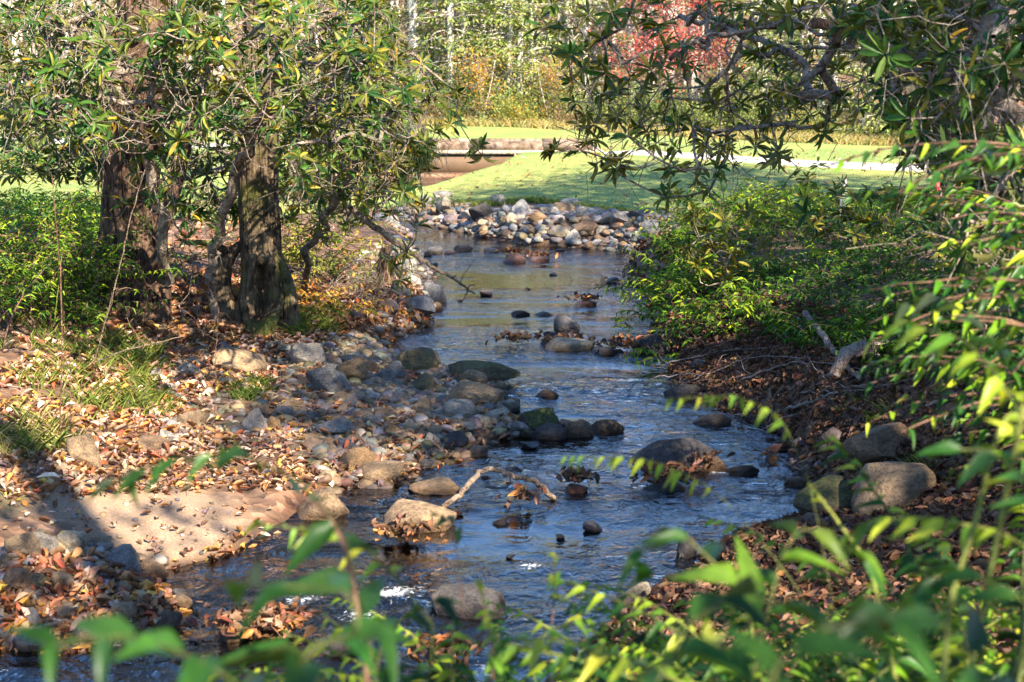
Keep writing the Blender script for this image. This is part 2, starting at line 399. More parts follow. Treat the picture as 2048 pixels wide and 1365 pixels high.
def watermat():
    t = NT('water')
    geo = t.n('ShaderNodeNewGeometry')
    mp = t.n('ShaderNodeMapping'); mp.inputs['Scale'].default_value = (1.0, 1.0, 1); t.l(geo.outputs['Position'], mp.inputs[0])
    n1 = t.noise(3.2, 3, .55, mp.outputs[0], 1.6); n2 = t.noise(11, 3, .6, mp.outputs[0], .8); n3 = t.noise(30, 2, .5, mp.outputs[0], .3)
    at = t.n('ShaderNodeAttribute', attribute_name='Col'); sp = t.n('ShaderNodeSeparateColor'); t.l(at.outputs['Color'], sp.inputs[0])
    h = t.math('ADD', t.math('MULTIPLY', n1, .9), t.math('ADD', t.math('MULTIPLY', n2, .32), t.math('MULTIPLY', n3, .08)))
    h = t.math('MULTIPLY', h, t.math('ADD', .08, sp.outputs[0]))
    b = t.n('ShaderNodeBump', i_Strength=1.0, i_Distance=.068); t.l(h, b.inputs['Height'])
    g = t.n('ShaderNodeBsdfGlossy', i_Roughness=.05); g.inputs['Color'].default_value = (1, 1, 1, 1); t.l(b.outputs[0], g.inputs['Normal'])
    tr = t.n('ShaderNodeBsdfTransparent'); tr.inputs['Color'].default_value = (.42, .46, .48, 1)
    fr = t.n('ShaderNodeFresnel', i_IOR=1.85); t.l(b.outputs[0], fr.inputs['Normal'])
    m = t.n('ShaderNodeMixShader'); t.l(t.math('ADD', t.math('MULTIPLY', fr.outputs[0], 1.0), .03, True), m.inputs[0]); t.l(tr.outputs[0], m.inputs[1]); t.l(g.outputs[0], m.inputs[2])
    # foam where the riffle breaks
    df = t.n('ShaderNodeBsdfDiffuse'); df.inputs['Color'].default_value = (.75, .78, .8, 1)
    nf = t.noise(26, 4, .7, mp.outputs[0], 1.0)
    ff = t.math('MULTIPLY', t.math('SUBTRACT', t.math('ADD', nf, t.math('MULTIPLY', sp.outputs[1], .28)), .72), 9.0, True)
    m2 = t.n('ShaderNodeMixShader'); t.l(ff, m2.inputs[0]); t.l(m.outputs[0], m2.inputs[1]); t.l(df.outputs[0], m2.inputs[2])
    t.l(m2.outputs[0], t.out.inputs[0]); return t.m
M['water'] = watermat()

# ------------------------------------------------------------------ ground, lawn, path, water
SAND = px2([(0, 985), (150, 985), (300, 960), (420, 985), (520, 1060), (560, 1085), (480, 1160), (330, 1165), (200, 1060), (0, 1060)], .2)
LAWN = px2([(800, 388), (880, 400), (960, 408), (1060, 402), (1200, 418), (1345, 438), (1500, 430), (1800, 405)], .5) + [(14, 24), (60, 24), (60, 70)] + [(-60, 70), (-60, 24), (-20, 21), (-9, 22), (-4.2, 24.5), (-3.5, 29.4), (-6.1, 31.9), (-7.15, 37), (-6.4, 42.3), (-4.8, 47.1), (1.0, 47.1), (.35, 43.0), (-.35, 39.3), (-2.2, 36.3), (-4.3, 34.6)]
LAWN = A(LAWN); SAND = A(SAND)
flat = (XX.ravel(), YY.ravel())
sdw = sdist(POLY, *flat)
def grid_faces(nr, nc):
    i = np.arange(nr - 1)[:, None] * nc; k = np.arange(nc - 1)[None]
    return np.stack([i + k, i + k + 1, i + nc + k + 1, i + nc + k], -1).reshape(-1, 4)
gc = np.zeros((XX.size, 3))
sds = sdist(SAND, *flat)
gc[:, 0] = np.clip(sstep(.35, -.15, sds + .28 * noise2(*flat, 1.6, 4) + .12 * noise2(*flat, 6, 5)) + .5 * sstep(.5, 0, sdw) * sstep(.2, -.3, noise2(*flat, 1.2, 7)), 0, 1)
gc[:, 1] = sstep(.03, -.08, ZZ.ravel())
gc[:, 2] = sstep(.0, .5, noise2(*flat, .9, 77)) * sstep(.1, .4, ZZ.ravel()) * .6
F0 = grid_faces(len(GY), len(GX))
o = mesh_obj('ground', np.stack([XX.ravel(), YY.ravel(), ZZ.ravel()], -1), F0, M['ground'], colors=gc); tag(o, kind='structure')
# lawn sheet
sdl = sdist(LAWN, *flat) + .12 * noise2(*flat, 2.0, 31)
keep = (sdl < 0) & (YY.ravel() > 20) & (YY.ravel() < 63)
fk = F0[keep[F0].all(1)]
used = np.unique(fk); rm = np.full(XX.size, -1); rm[used] = np.arange(len(used))
o = mesh_obj('lawn', np.stack([XX.ravel(), YY.ravel(), ZZ.ravel() + .03], -1)[used], rm[fk], M['lawn']); tag(o, kind='structure')
# cart path: strip following the ground
cl = [(-46, 56), (-26, 53.0), (-16, 50.5)] + [(-9, 46.6)]
cr = [(3.2, 42.4), (5.3, 41.2), (8.0, 39.9), (12.4, 38.9), (17, 38.3), (30, 37.6)]
def strip(name, pts, w, lift, mat):
    P = A(pts, float); s = np.r_[0, np.cumsum(np.linalg.norm(np.diff(P, axis=0), axis=1))]
    q = np.arange(0, s[-1], .35); X = np.interp(q, s, P[:, 0]); Y = np.interp(q, s, P[:, 1])
    T = norm(np.stack([np.gradient(X), np.gradient(Y)], -1)); N = np.stack([-T[:, 1], T[:, 0]], -1)
    V = []; K = 7
    for k in range(K):
        o_ = (k / (K - 1) - .5) * w; x = X + N[:, 0] * o_; y = Y + N[:, 1] * o_
        V.append(np.stack([x, y, hz(x, y) + lift * (1 if 0 < k < K - 1 else -.8)], -1))
    V = np.stack(V, 1)
    return mesh_obj(name, V.reshape(-1, 3), grid_faces(len(q), K), mat)
tag(strip('path', cl, 2.8, .07, M['path']), kind='structure')
tag(strip('path', cr, 3.1, .07, M['path']), kind='structure')
# water surface with real ripples
wx = np.concatenate([np.linspace(-20, -5, 60)[:-1], np.linspace(-5, 5, 330), ]); wy = np.concatenate([np.linspace(4.6, 14, 330)[:-1], np.linspace(14, 30, 260)[:-1], np.linspace(30, 51, 60)])
WX, WY = np.meshgrid(wx, wy); fx, fy = WX.ravel(), WY.ravel()
def riffle(x, y):
    r = .5 + .9 * noise2(x * .9, y * 1.6, .8, 51, 3)
    for (u, v, rx, ry, a) in [(1050, 515, 1.6, .9, .5), (1100, 690, 1.4, 1.2, .5), (1250, 800, 1.2, 1.2, .6), (1480, 920, .8, .7, .4), (1150, 960, 1.2, .6, .4), (700, 1190, .8, .5, .9),
                              (1080, 560, 1.7, 1.5, -.9), (960, 468, 1.5, 1.2, -.7), (1150, 735, 1.0, .3, -.6), (1350, 745, .7, .4, -.6), (950, 640, .8, .5, -.4), (1120, 835, .4, .3, -.6), (1000, 1080, 1.0, .5, -.1)]:
        p = atz(u, v, 0); r = r + a * np.exp(-((x - p[0]) / rx) ** 2 - ((y - p[1]) / ry) ** 2)
    return np.clip(r, .03, 1.3)
rf = riffle(fx, fy)
wz = .019 * rf * (1 - np.abs(fbm(np.stack([fx * 2.6 + .8 * noise2(fx, fy, 1.1, 2), fy * 4.8, fx * 0], -1), 61, 3)) * 2.2) * (.6 + .4 * sstep(30, 10, fy)) - .008
foam = np.zeros_like(fx)
for (u, v, r) in [(790, 1185, .18), (600, 1200, .12), (720, 1230, .12), (980, 1340, .12), (1290, 850, .15), (1440, 945, .12), (1060, 1130, .1)]:
    p = atz(u, v, 0); foam = np.maximum(foam, np.exp(-((fx - p[0]) ** 2 + (fy - p[1]) ** 2) / r ** 2))
foam = np.maximum(foam, .5 * sstep(.75, 1.15, rf) * sstep(-.1, .4, noise2(fx, fy, 2.2, 71)))
sdq = sdist(POLY, fx, fy); kq = sdq < .9
Fq = grid_faces(len(wy), len(wx)); Fq = Fq[kq[Fq].all(1)]; used = np.unique(Fq); rm = np.full(fx.size, -1); rm[used] = np.arange(len(used))
o = mesh_obj('water', np.stack([fx, fy, wz], -1)[used], rm[Fq], M['water'], colors=np.stack([rf, foam, foam * 0], -1)[used]); tag(o, kind='structure')

# ------------------------------------------------------------------ stones
def ico(sub):
    import bmesh
    bm = bmesh.new(); bmesh.ops.create_icosphere(bm, subdivisions=sub, radius=1)
    V = A([v.co[:] for v in bm.verts]); F = A([[v.index for v in f.verts] for f in bm.faces]); bm.free(); return V, F
IV, IF = ico(4); IV2, IF2 = ico(2)
def rock_mesh(seed, ang, V=IV, F=IF, cuts=9):
    r = np.random.default_rng(seed); P = V.copy()
    P = P * (1 + .34 * fbm(P * 1.2 + seed * 3.1, seed, 3))[:, None]
    for k in range(cuts):
        n = norm(r.normal(size=3)); d = r.uniform(.42, .8) if ang else r.uniform(.62, .92)
        h = P @ n - d; P = P - np.where(h > 0, h * (.97 if ang else .85), 0)[:, None] * n
    P = P * (1 + .07 * fbm(P * 3.2 + seed, seed + 5, 4) + .02 * fbm(P * 11 + seed, seed + 6, 2))[:, None]
    lo, hi = P.min(0), P.max(0); P = (P - (lo + hi) / 2) / ((hi - lo) / 2)
    return P, F
ROCKS = []
for s in range(14):
    P, F = rock_mesh(100 + s, s % 3 != 1, cuts=11)
    me_o = mesh_obj('river_stone', P, F, M['stone'], link=False); ROCKS.append(me_o.data); D.objects.remove(me_o)
PAL = {'pale': (.48, .42, .35), 'grey': (.31, .285, .265), 'tan': (.42, .29, .17), 'brown': (.27, .175, .105), 'olive': (.20, .17, .09), 'dark': (.09, .08, .08), 'blue-grey': (.24, .245, .27),
       'orange-tan': (.42, .26, .13), 'reddish': (.24, .13, .10), 'white': (.62, .58, .52), 'purplish': (.27, .205, .195), 'cream': (.52, .43, .30)}
placed = []   # x, y, r, short
def rock(p, w, d, h, col, moss, label, name='river_stone', cat='stone', group=None, proto=None, sink=.25, tilt=.2, rz=None):
    o = D.objects.new(name, ROCKS[proto if proto is not None else rng.integers(14)]); COL.objects.link(o)
    o.scale = (w / 2, d / 2, h / 2)
    o.rotation_euler = (rng.uniform(-tilt, tilt), rng.uniform(-tilt, tilt), rng.uniform(-.5, .5) if rz is None else rz)
    o.location = (p[0], p[1], p[2] + h * (.5 - sink))
    c = A(PAL[col]) * (1 + rng.uniform(-.1, .12)); o.color = (*c, moss)
    tag(o, label, cat, group); placed.append((p[0], p[1], max(w, d) / 2)); return o
HERO = [  # u, v bottom, w px, h px, colour, moss, proto, label
 (837,746,86,46,'olive',.25,1,'rounded olive-brown boulder at the upper end of the gravel bar'),
 (962,768,150,40,'olive',.45,3,'long low olive boulder sloping into the stream at the gravel bar edge'),
 (943,778,66,38,'tan',0,0,'pale tan stone leaning on the long low olive boulder'),
 (783,768,62,42,'grey',.1,2,'squarish grey stone just below the rounded olive-brown boulder'),
 (842,785,62,34,'olive',.2,5,'low olive stone in the middle of the gravel bar'),
 (950,818,112,44,'tan',.2,7,'long tan-brown stone lying across the gravel bar'),
 (702,768,66,50,'orange-tan',0,9,'orange-tan stone with a shaded face left of the gravel bar'),
 (918,842,68,42,'pale',0,4,'pale lumpy stone in the middle of the gravel bar'),
 (990,825,38,24,'white',0,11,'small white oval stone beside the pale lumpy stone'),
 (968,855,34,18,'cream',0,1,'small cream stone near the green mossy boulder'),
 (1078,866,86,56,'dark',.85,6,'bright green mossy boulder at the tip of the gravel bar'),
 (1100,878,72,36,'dark',.0,13,'dark wet stone in front of the green mossy boulder'),
 (1158,874,62,42,'brown',.1,1,'dark brown stone in the water right of the mossy boulder'),
 (1213,868,70,36,'brown',.15,3,'outermost brown stone of the row stepping into the stream'),
 (1087,797,60,22,'brown',0,5,'flat brown stone at the water edge of the gravel bar'),
 (1335,940,214,74,'dark',.12,5,'largest dark boulder in midstream with a low sloping top'),
 (1425,942,60,34,'brown',.0,2,'small brown stone against the right end of the largest midstream boulder'),
 (1803,1024,184,98,'tan',.0,10,'large sunlit tan boulder on the right bank'),
 (1650,1040,128,88,'olive',.55,9,'dark mossy boulder left of the large sunlit tan boulder'),
 (1770,935,150,70,'brown',.15,6,'broad brown rock behind the large sunlit tan boulder'),
 (1665,895,50,42,'purplish',0,0,'small purplish rock on the leaf-covered right bank'),
 (1760,1030,54,30,'dark',.1,3,'dark stone at the left foot of the large sunlit tan boulder'),
 (1134,660,54,36,'grey',0,12,'grey-brown angular rock standing in midstream'),
 (1140,702,100,28,'cream',.0,7,'long cream-coloured rock lying in midstream'),
 (1093,690,38,24,'brown',.2,5,'brown stone at the left end of the long cream rock'),
 (1310,706,84,46,'dark',.05,8,'dark slate slab at the foot of the right bank shrubs'),
 (1212,712,46,22,'dark',0,3,'dark low stone between the cream rock and the dark slab'),
 (1238,706,20,12,'orange-tan',0,1,'tiny orange-tan stone beside the dark slab'),
 (926,503,46,18,'dark',.1,3,'dark low stone in the upper riffle'),
 (1025,526,54,24,'reddish',0,5,'reddish stone heaped with wet leaves in the upper riffle'),
 (1078,524,44,13,'reddish',0,7,'low reddish stone right of the leaf-heaped stone in the upper riffle'),
 (983,505,36,13,'blue-grey',0,1,'low blue-grey stone in the upper riffle'),
 (1120,503,24,10,'dark',0,9,'small dark stone near the rock pile in the upper riffle'),
 (866,606,52,46,'blue-grey',0,10,'glossy blue-grey boulder on the left shore'),
 (822,580,46,30,'white',0,0,'white stone above the glossy blue-grey boulder'),
 (835,632,66,34,'blue-grey',0,6,'broad grey stone below the glossy blue-grey boulder'),
 (872,622,30,22,'brown',0,1,'small brown stone between the two blue-grey shore boulders'),
 (800,600,42,34,'grey',0,12,'angular grey stone left of the glossy blue-grey boulder'),
 (815,545,44,32,'white',0,2,'big white stone under the hanging leaves on the left shore'),
 (870,508,36,20,'pale',0,4,'pale stone at the far end of the left shore'),
 (775,628,48,30,'purplish',0,8,'purplish stone among leaves on the left shore'),
 (736,622,34,30,'tan',0,10,'upright tan stone among leaves on the left shore'),
 (1040,632,38,14,'dark',0,3,'low dark stone left of the angular midstream rock'),
 (1085,632,46,13,'blue-grey',0,5,'flat blue-grey stone left of the angular midstream rock'),
 (1172,612,44,12,'reddish',0,7,'low leafy stone near the branch tips in midstream'),
 (474,750,104,54,'tan',.05,12,'wedge-shaped brown rock between the hollow tree and the gravel bar'),
 (612,738,72,48,'pale',0,6,'pale domed rock right of the wedge-shaped brown rock'),
 (366,752,62,26,'pale',.05,5,'low pale rock left of the wedge-shaped brown rock'),
 (655,792,92,58,'grey',0,8,'tilted grey rock with a sloping ridge'),
 (735,750,50,26,'brown',.1,13,'low brown rock above the orange-tan stone'),
 (505,868,56,48,'pale',.05,2,'pale blocky stone in the sunlit leaf litter'),
 (548,866,30,32,'orange-tan',0,0,'small orange-tan stone touching the pale blocky stone'),
 (380,858,72,34,'tan',0,3,'low flat tan rock half buried in sunlit leaves'),
 (568,838,40,24,'grey',0,1,'small grey stone above the pale blocky stone'),
 (670,876,84,34,'grey',.0,9,'low grey rock at the shade line of the leaf litter'),
 (626,846,36,24,'grey',.0,11,'grey cobble above the low grey rock'),
 (332,884,28,24,'white',0,12,'small white stone at the shadow edge left'),
 (162,936,62,62,'tan',.15,6,'upright rounded rock on the left edge of the leaf bank'),
 (304,908,64,38,'brown',.1,1,'dark rounded rock half in shade on the leaf bank'),
 (712,948,76,48,'orange-tan',.1,3,'mossy tan rock near the orange leaves'),
 (758,968,100,36,'tan',.0,7,'flat tan rock in front of the mossy tan rock'),
 (868,988,106,36,'tan',.0,9,'wet tan rock at the waterline left of the driftwood'),
 (835,1062,150,62,'tan',.0,7,'big wet tan rock with pine needles in the shallows'),
 (628,1035,130,66,'tan',.05,5,'long tan boulder at the top of the sand ramp'),
 (236,1152,100,58,'grey',0,2,'grey blocky boulder at the lower edge of the sand'),
 (296,1165,64,52,'brown',0,10,'dark boulder beside the grey blocky boulder'),
 (166,1160,50,32,'blue-grey',0,1,'blue-grey cobble left of the grey blocky boulder'),
 (84,1116,56,44,'pale',0,12,'pale squared stone near the left edge of the sand'),
 (142,1108,66,40,'cream',.05,4,'cream stone right of the pale squared stone'),
 (40,1130,70,50,'tan',.1,6,'tan stone at the left picture edge above the cobbles'),
 (70,1190,60,40,'olive',.1,8,'olive stone in the lower left cobbles'),
 (120,1190,56,44,'tan',.0,0,'tan stone behind the wet leaves at lower left'),
 (30,1200,70,56,'brown',.1,3,'large brown stone at the lower left edge'),
 (240,1200,60,36,'tan',.0,5,'tan cobble under the grey blocky boulder'),
 (470,1280,112,56,'tan',0,10,'tan rock with piled leaves in the near rapids'),
 (545,1275,50,26,'orange-tan',0,1,'leaf-covered orange stone beside the tan rapids rock'),
 (937,1232,156,66,'dark',.2,1,'dark mossy dome rock in the near stream'),
 (680,1315,84,56,'dark',.1,3,'dark wet rock in front of the near rapids'),
 (892,1350,80,66,'brown',0,8,'brown rock behind the foreground leaves'),
 (905,898,66,32,'dark',.05,5,'dark stone at the lower end of the gravel bar'),
 (955,912,44,26,'dark',.0,7,'last dark stone by the water at the lower gravel bar'),
 (1272,1215,104,58,'cream',0,2,'pale jagged rock at the near right water edge'),
 (1345,1180,56,40,'brown',.3,4,'mossy brown rock behind the pale jagged rock'),
 (1488,952,70,26,'dark',.05,3,'dark low rock right of the largest midstream boulder'),
 (1325,985,104,28,'dark',.0,5,'dark reddish rock awash below the largest midstream boulder'),
 (1152,985,48,20,'reddish',.0,7,'reddish leaf-caught stone awash in midstream'),
 (1022,943,44,14,'dark',.0,9,'small dark stone barely above the water below the gravel bar'),
 (1374,1118,44,66,'dark',.1,10,'dark upright rock behind the arching leaves'),
 (1372,800,84,36,'dark',.3,3,'dark rock tucked under the right bank'),
 (1420,852,98,32,'dark',.1,5,'dark low rock at the right water edge'),
 (1600,975,60,26,'brown',.0,1,'brown flat stone at the right shore'),
 (1555,905,50,22,'reddish',.0,3,'reddish flat stone at the right shore'),
 (965,448,64,50,'dark',0,8,'big dark purple boulder in the far rock pile'),
 (1040,432,48,40,'white',0,2,'bright white boulder on top of the far rock pile'),
 (995,412,36,28,'cream',0,6,'lone cream boulder standing on the lawn edge'),
 (1125,432,56,34,'tan',0,10,'tan boulder at the crest of the far rock pile'),
 (1140,415,44,22,'pale',0,4,'pale flat boulder at the crest of the far rock pile'),
 (1180,436,62,30,'pale',0,12,'wide pale boulder right of the crest of the far rock pile'),
 (1290,440,74,28,'grey',0,8,'long grey boulder at the right end of the far rock pile'),
 (1245,455,58,30,'grey',0,6,'grey boulder below the right crest of the far rock pile'),
 (1170,478,64,32,'brown',0,2,'brown boulder at the foot of the far rock pile'),
 (1075,455,44,34,'orange-tan',0,0,'orange-tan boulder in the middle of the far rock pile'),
 (1030,458,40,32,'cream',0,12,'cream boulder in the middle of the far rock pile'),
 (885,398,46,20,'grey',0,4,'slanting grey boulder at the left crest of the far rock pile'),
 (1145,492,34,30,'white',0,2,'white upright stone at the waterline of the far rock pile'),
]
short = {}
for (u, v, w, h, col, moss, pr, lab) in HERO:
    p = gp(u, v); s = p[1] / FP * (.86 if p[1] > 24.5 else 1); inw = p[2] < .03 and p[1] < 24.5
    W = w * s; Hh = h * s * 1.12
    dd = W * rng.uniform(.65, .85)
    p = A([p[0], p[1] + dd * .35, p[2]]); p[2] = max(hz(p[0], p[1]), -.02)
    o = rock(p, W * 1.05, dd, Hh * (1.4 if inw else 1.25 if p[1] < 24.5 else 1.1), col, moss, lab, 'boulder' if W > .35 else 'river_stone', 'boulder' if W > .35 else 'stone', None, pr, .42 if inw else .25, .12, rng.uniform(-.25, .25))
nh = len(placed); hero_xy = A([q[:2] for q in placed]); hero_lab = [h_[-1] for h_ in HERO]
# fillers, Poisson in pixel regions, labelled by their nearest boulder
usedlab = set(hero_lab)
def filler(poly, n, smin, smax, cols, wts, group, hmul=(.5, .85), sinks=.25, where=''):
    P = A(poly, float); lo, hi = P.min(0), P.max(0); c = 0; t = 0
    while c < n and t < n * 40:
        t += 1; u, v = rng.uniform(lo, hi)
        if not inside(P, A([u]), A([v]))[0]: continue
        q = gp(u, v); s = rng.uniform(smin, smax) * (.7 + .6 * rng.random() ** 2)
        dd = A([math.hypot(q[0] - a, q[1] - b) - (r * .8 + s * .42) for a, b, r in placed])
        if dd.min() < 0: continue
        col = rng.choice(cols, p=A(wts) / sum(wts))
        k = int(np.argmin(((hero_xy - q[:2]) ** 2).sum(1))); dx = q[0] - hero_xy[k, 0]; dy = q[1] - hero_xy[k, 1]
        rel = ('right of' if dx > 0 else 'left of') if abs(dx) > abs(dy) * .6 else ('behind' if dy > 0 else 'in front of')
        hm = rng.uniform(*hmul)
        size = 'tiny' if s < (smin + .25 * (smax - smin)) else 'small' if s < (smin + .6 * (smax - smin)) else 'fist-sized' if s < .15 else 'larger'
        shp = 'flat' if hm < .58 else 'rounded' if hm > .72 else 'low'
        short_ = hero_lab[k]
        for cut in (' at the ', ' in the ', ' of the ', ' on the ', ' with ', ' beside ', ' lying ', ' near ', ' leaning ', ' standing '):
            pass
        base = f'{shp} {col} stone {rel} the {short_}'
        lab = base
        for alt in (base, f'{size} ' + base, f'{size} ' + base.replace('stone', 'cobble'), None):
            if alt is None: break
            lab = alt
            if lab not in usedlab: break
        if lab in usedlab: continue
        wds = lab.split()
        if len(wds) > 16: lab = ' '.join(wds[:16]);
        while lab.split()[-1] in ('the', 'of', 'a', 'in', 'at', 'and', 'with', 'right', 'left', 'to', 'by', 'on', 'largest', 'far', 'two'): lab = ' '.join(lab.split()[:-1])
        if lab in usedlab: continue
        usedlab.add(lab)
        rock(q, s, s * rng.uniform(.65, .95), s * hm, col, rng.uniform(0, .15), lab, 'river_stone', 'stone', group, None, sinks, .3, rng.uniform(0, 6)); c += 1
PILE = [(750, 445), (800, 415), (870, 402), (930, 414), (1000, 424), (1100, 418), (1210, 428), (1345, 438), (1360, 470), (1270, 500), (1200, 500), (1060, 490), (970, 474), (880, 455)]
filler(PILE, 95, .17, .36, ['pale', 'grey', 'tan', 'white', 'purplish', 'blue-grey', 'orange-tan', 'cream', 'brown'], [5, 4, 3, 3, 3, 3, 2, 2, 1], 'stones of the rock pile along the lawn', (.5, .85), .15)
filler([(640, 720), (800, 705), (900, 760), (1030, 800), (1180, 855), (980, 885), (860, 940), (700, 960), (600, 880), (520, 800)], 76, .10, .26, ['brown', 'tan', 'grey', 'olive', 'purplish', 'blue-grey', 'pale', 'cream'], [5, 5, 4, 3, 3, 2, 2, 1], 'stones of the gravel bar', sinks=.3)
filler([(740, 520), (860, 500), (885, 590), (860, 650), (760, 690), (690, 640), (720, 590)], 22, .12, .28, ['grey', 'purplish', 'pale', 'tan', 'white'], [4, 3, 3, 3, 2], 'stones of the left shore')
filler([(0, 1080), (330, 1100), (380, 1200), (320, 1270), (0, 1310)], 28, .10, .2, ['tan', 'brown', 'grey', 'reddish', 'cream'], [4, 3, 3, 2, 1], 'cobbles at the lower left')
filler([(300, 680), (640, 680), (620, 830), (300, 860)], 14, .08, .2, ['tan', 'pale', 'brown', 'cream'], [3, 3, 2, 1], 'stones in the leaf bank')
filler([(860, 490), (1260, 500), (1280, 580), (1280, 690), (1100, 720), (900, 640), (900, 600)], 12, .1, .24, ['dark', 'reddish', 'blue-grey', 'brown'], [4, 2, 2, 2], 'stones awash in the stream', (.28, .42), .35)
filler([(1000, 880), (1550, 880), (1560, 1000), (1300, 1050), (900, 1180), (900, 1000)], 10, .08, .2, ['dark', 'reddish', 'brown'], [4, 2, 2], 'stones awash in the stream', (.28, .42), .35)
filler([(1500, 900), (1700, 880), (1700, 1080), (1560, 1060)], 8, .1, .25, ['brown', 'purplish', 'dark'], [3, 2, 2], 'stones at the right shore')
# pebbles too many to count
def scatter(poly, n):
    P = A(poly, float); lo, hi = P.min(0), P.max(0); out = []
    W = A([gp(a, b_)[:2] for a, b_ in poly]); lo, hi = W.min(0), W.max(0); X = rng.uniform(lo[0], hi[0], n * 6); Y = rng.uniform(lo[1], hi[1], n * 6)
    k = inside(W, X, Y); X, Y = X[k][:n], Y[k][:n]; return X, Y
PP = [rock_mesh(300 + s, s % 2 == 0, IV2, IF2, 6) for s in range(3)]
def pebbles(regs, name, label_cols):
    mb = MB()
    for (poly, n, smin, smax, cols, wt) in regs:
        X, Y = scatter(poly, n)
        for j in range(3):
            x, y = X[j::3], Y[j::3]; m = len(x)
            if not m: continue
            s = rng.uniform(smin, smax, m) * (.6 + rng.random(m)); a = rng.uniform(0, 2 * pi, m)
            Xa = np.stack([np.cos(a), np.sin(a), rng.normal(0, .2, m)], -1); Ya = np.stack([-np.sin(a), np.cos(a), rng.normal(0, .2, m)], -1); Za = np.cross(Xa, Ya)
            pos = np.stack([x, y, hz(x, y) + s * .15], -1)
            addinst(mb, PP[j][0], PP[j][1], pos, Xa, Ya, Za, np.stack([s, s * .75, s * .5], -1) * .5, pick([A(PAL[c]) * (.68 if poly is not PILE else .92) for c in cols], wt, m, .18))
    t = NT(name); at = t.n('ShaderNodeAttribute', attribute_name='Col'); geo = t.n('ShaderNodeNewGeometry')
    n1 = t.noise(18, 5, .6, geo.outputs['Position']); c = t.mix(1.0, at.outputs['Color'], t.ramp(n1, [(.3, (.6, .6, .6)), (.7, (1.3, 1.28, 1.22))]), 'MULTIPLY')
    pz = t.n('ShaderNodeSeparateXYZ'); t.l(geo.outputs['Position'], pz.inputs[0])
    wet = t.math('SUBTRACT', 1.0, t.math('MULTIPLY', t.math('SUBTRACT', pz.outputs[2], .02), 18), True)
    c = t.mix(wet, c, t.mix(1.0, c, (.45, .4, .38), 'MULTIPLY'))
    p = t.n('ShaderNodeBsdfPrincipled', i_Roughness=.7); t.l(c, p.inputs['Base Color']); t.l(p.outputs[0], t.out.inputs[0])
    b = t.n('ShaderNodeBump', i_Strength=.4, i_Distance=.02); t.l(n1, b.inputs['Height']); t.l(b.outputs[0], p.inputs['Normal'])
    o = mb.build(name, t.m); tag(o, kind='stuff'); return o
BR = ['brown', 'tan', 'grey', 'purplish', 'pale', 'olive']
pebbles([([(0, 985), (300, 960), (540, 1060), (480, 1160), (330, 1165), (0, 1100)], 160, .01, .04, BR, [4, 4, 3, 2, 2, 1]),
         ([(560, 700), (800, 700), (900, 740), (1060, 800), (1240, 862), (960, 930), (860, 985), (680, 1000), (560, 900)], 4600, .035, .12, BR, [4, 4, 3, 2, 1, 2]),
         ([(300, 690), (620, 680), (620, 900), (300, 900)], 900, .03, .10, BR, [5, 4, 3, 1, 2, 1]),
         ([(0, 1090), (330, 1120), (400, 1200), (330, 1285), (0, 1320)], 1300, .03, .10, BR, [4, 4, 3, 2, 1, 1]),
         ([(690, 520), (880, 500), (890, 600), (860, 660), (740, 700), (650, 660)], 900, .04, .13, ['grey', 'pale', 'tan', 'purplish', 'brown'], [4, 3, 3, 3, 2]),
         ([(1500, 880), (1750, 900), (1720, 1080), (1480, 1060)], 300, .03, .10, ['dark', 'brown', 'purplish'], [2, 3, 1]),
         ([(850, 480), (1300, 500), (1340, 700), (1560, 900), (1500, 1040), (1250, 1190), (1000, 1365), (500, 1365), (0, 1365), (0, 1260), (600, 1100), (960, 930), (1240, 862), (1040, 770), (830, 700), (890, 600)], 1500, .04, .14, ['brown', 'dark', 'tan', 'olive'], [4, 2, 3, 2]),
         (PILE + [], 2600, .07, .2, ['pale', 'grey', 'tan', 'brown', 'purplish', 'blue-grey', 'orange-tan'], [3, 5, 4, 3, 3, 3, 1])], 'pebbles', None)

# ------------------------------------------------------------------ leaf litter
def dead_tmpl():
    # a lobed fallen leaf, cupped
    n = 10; V = [(0, 0, 0)]; 
    for k in range(n):
        a = 2 * pi * k / n; r = (.5 if k % 2 == 0 else .24) * (1.25 if k in (4, 5, 6) else (.8 if k in (0, 1, 9) else 1))
        V.append((r * cos(a), r * sin(a) * .85, .2 * (1 + cos(2 * a + .6)) + (.04 if k % 2 else 0)))
    F = [(0, 1 + k, 1 + (k + 1) % n, 1 + (k + 2) % n) for k in range(0, n, 2)]
    return A(V), A(F)
DT = dead_tmpl(); DT2 = leaf_tmpl(3, 'oval', .7, -.35); DT2[0][:, 0] -= .5
def litter(X, Y, smin, smax, cols, w, mb, up=.35, lift=.0, zf=None):
    m = len(X); s = rng.uniform(smin, smax, m)
    N = norm(np.stack([rng.normal(0, up, m), rng.normal(0, up, m), np.ones(m)], -1)); a = rng.uniform(0, 2 * pi, m)
    R = np.stack([np.cos(a), np.sin(a), 0 * a], -1); R = norm(R - N * (R * N).sum(1, keepdims=True)); S = np.cross(N, R)
    z = (hz(X, Y) if zf is None else zf) + lift + rng.uniform(.0, .035, m)
    P3 = np.stack([X, Y, z], -1); S3 = np.stack([s, s * rng.uniform(.6, 1, m), s * rng.uniform(.4, 1.6, m)], -1); c3 = pick(cols, w, m, .22); k = rng.random(m) < .5
    addinst(mb, DT[0], DT[1], P3[k], R[k], S[k], N[k], S3[k], c3[k]); k = ~k
    addinst(mb, DT2[0], DT2[1], P3[k], R[k], S[k], N[k], S3[k] * A([1.15, .62, 1.]), c3[k])
CL = [(.52, .33, .23), (.44, .21, .10), (.30, .13, .07), (.66, .47, .35), (.58, .26, .06), (.17, .085, .055), (.62, .40, .08), (.42, .11, .05)]
mb = MB()
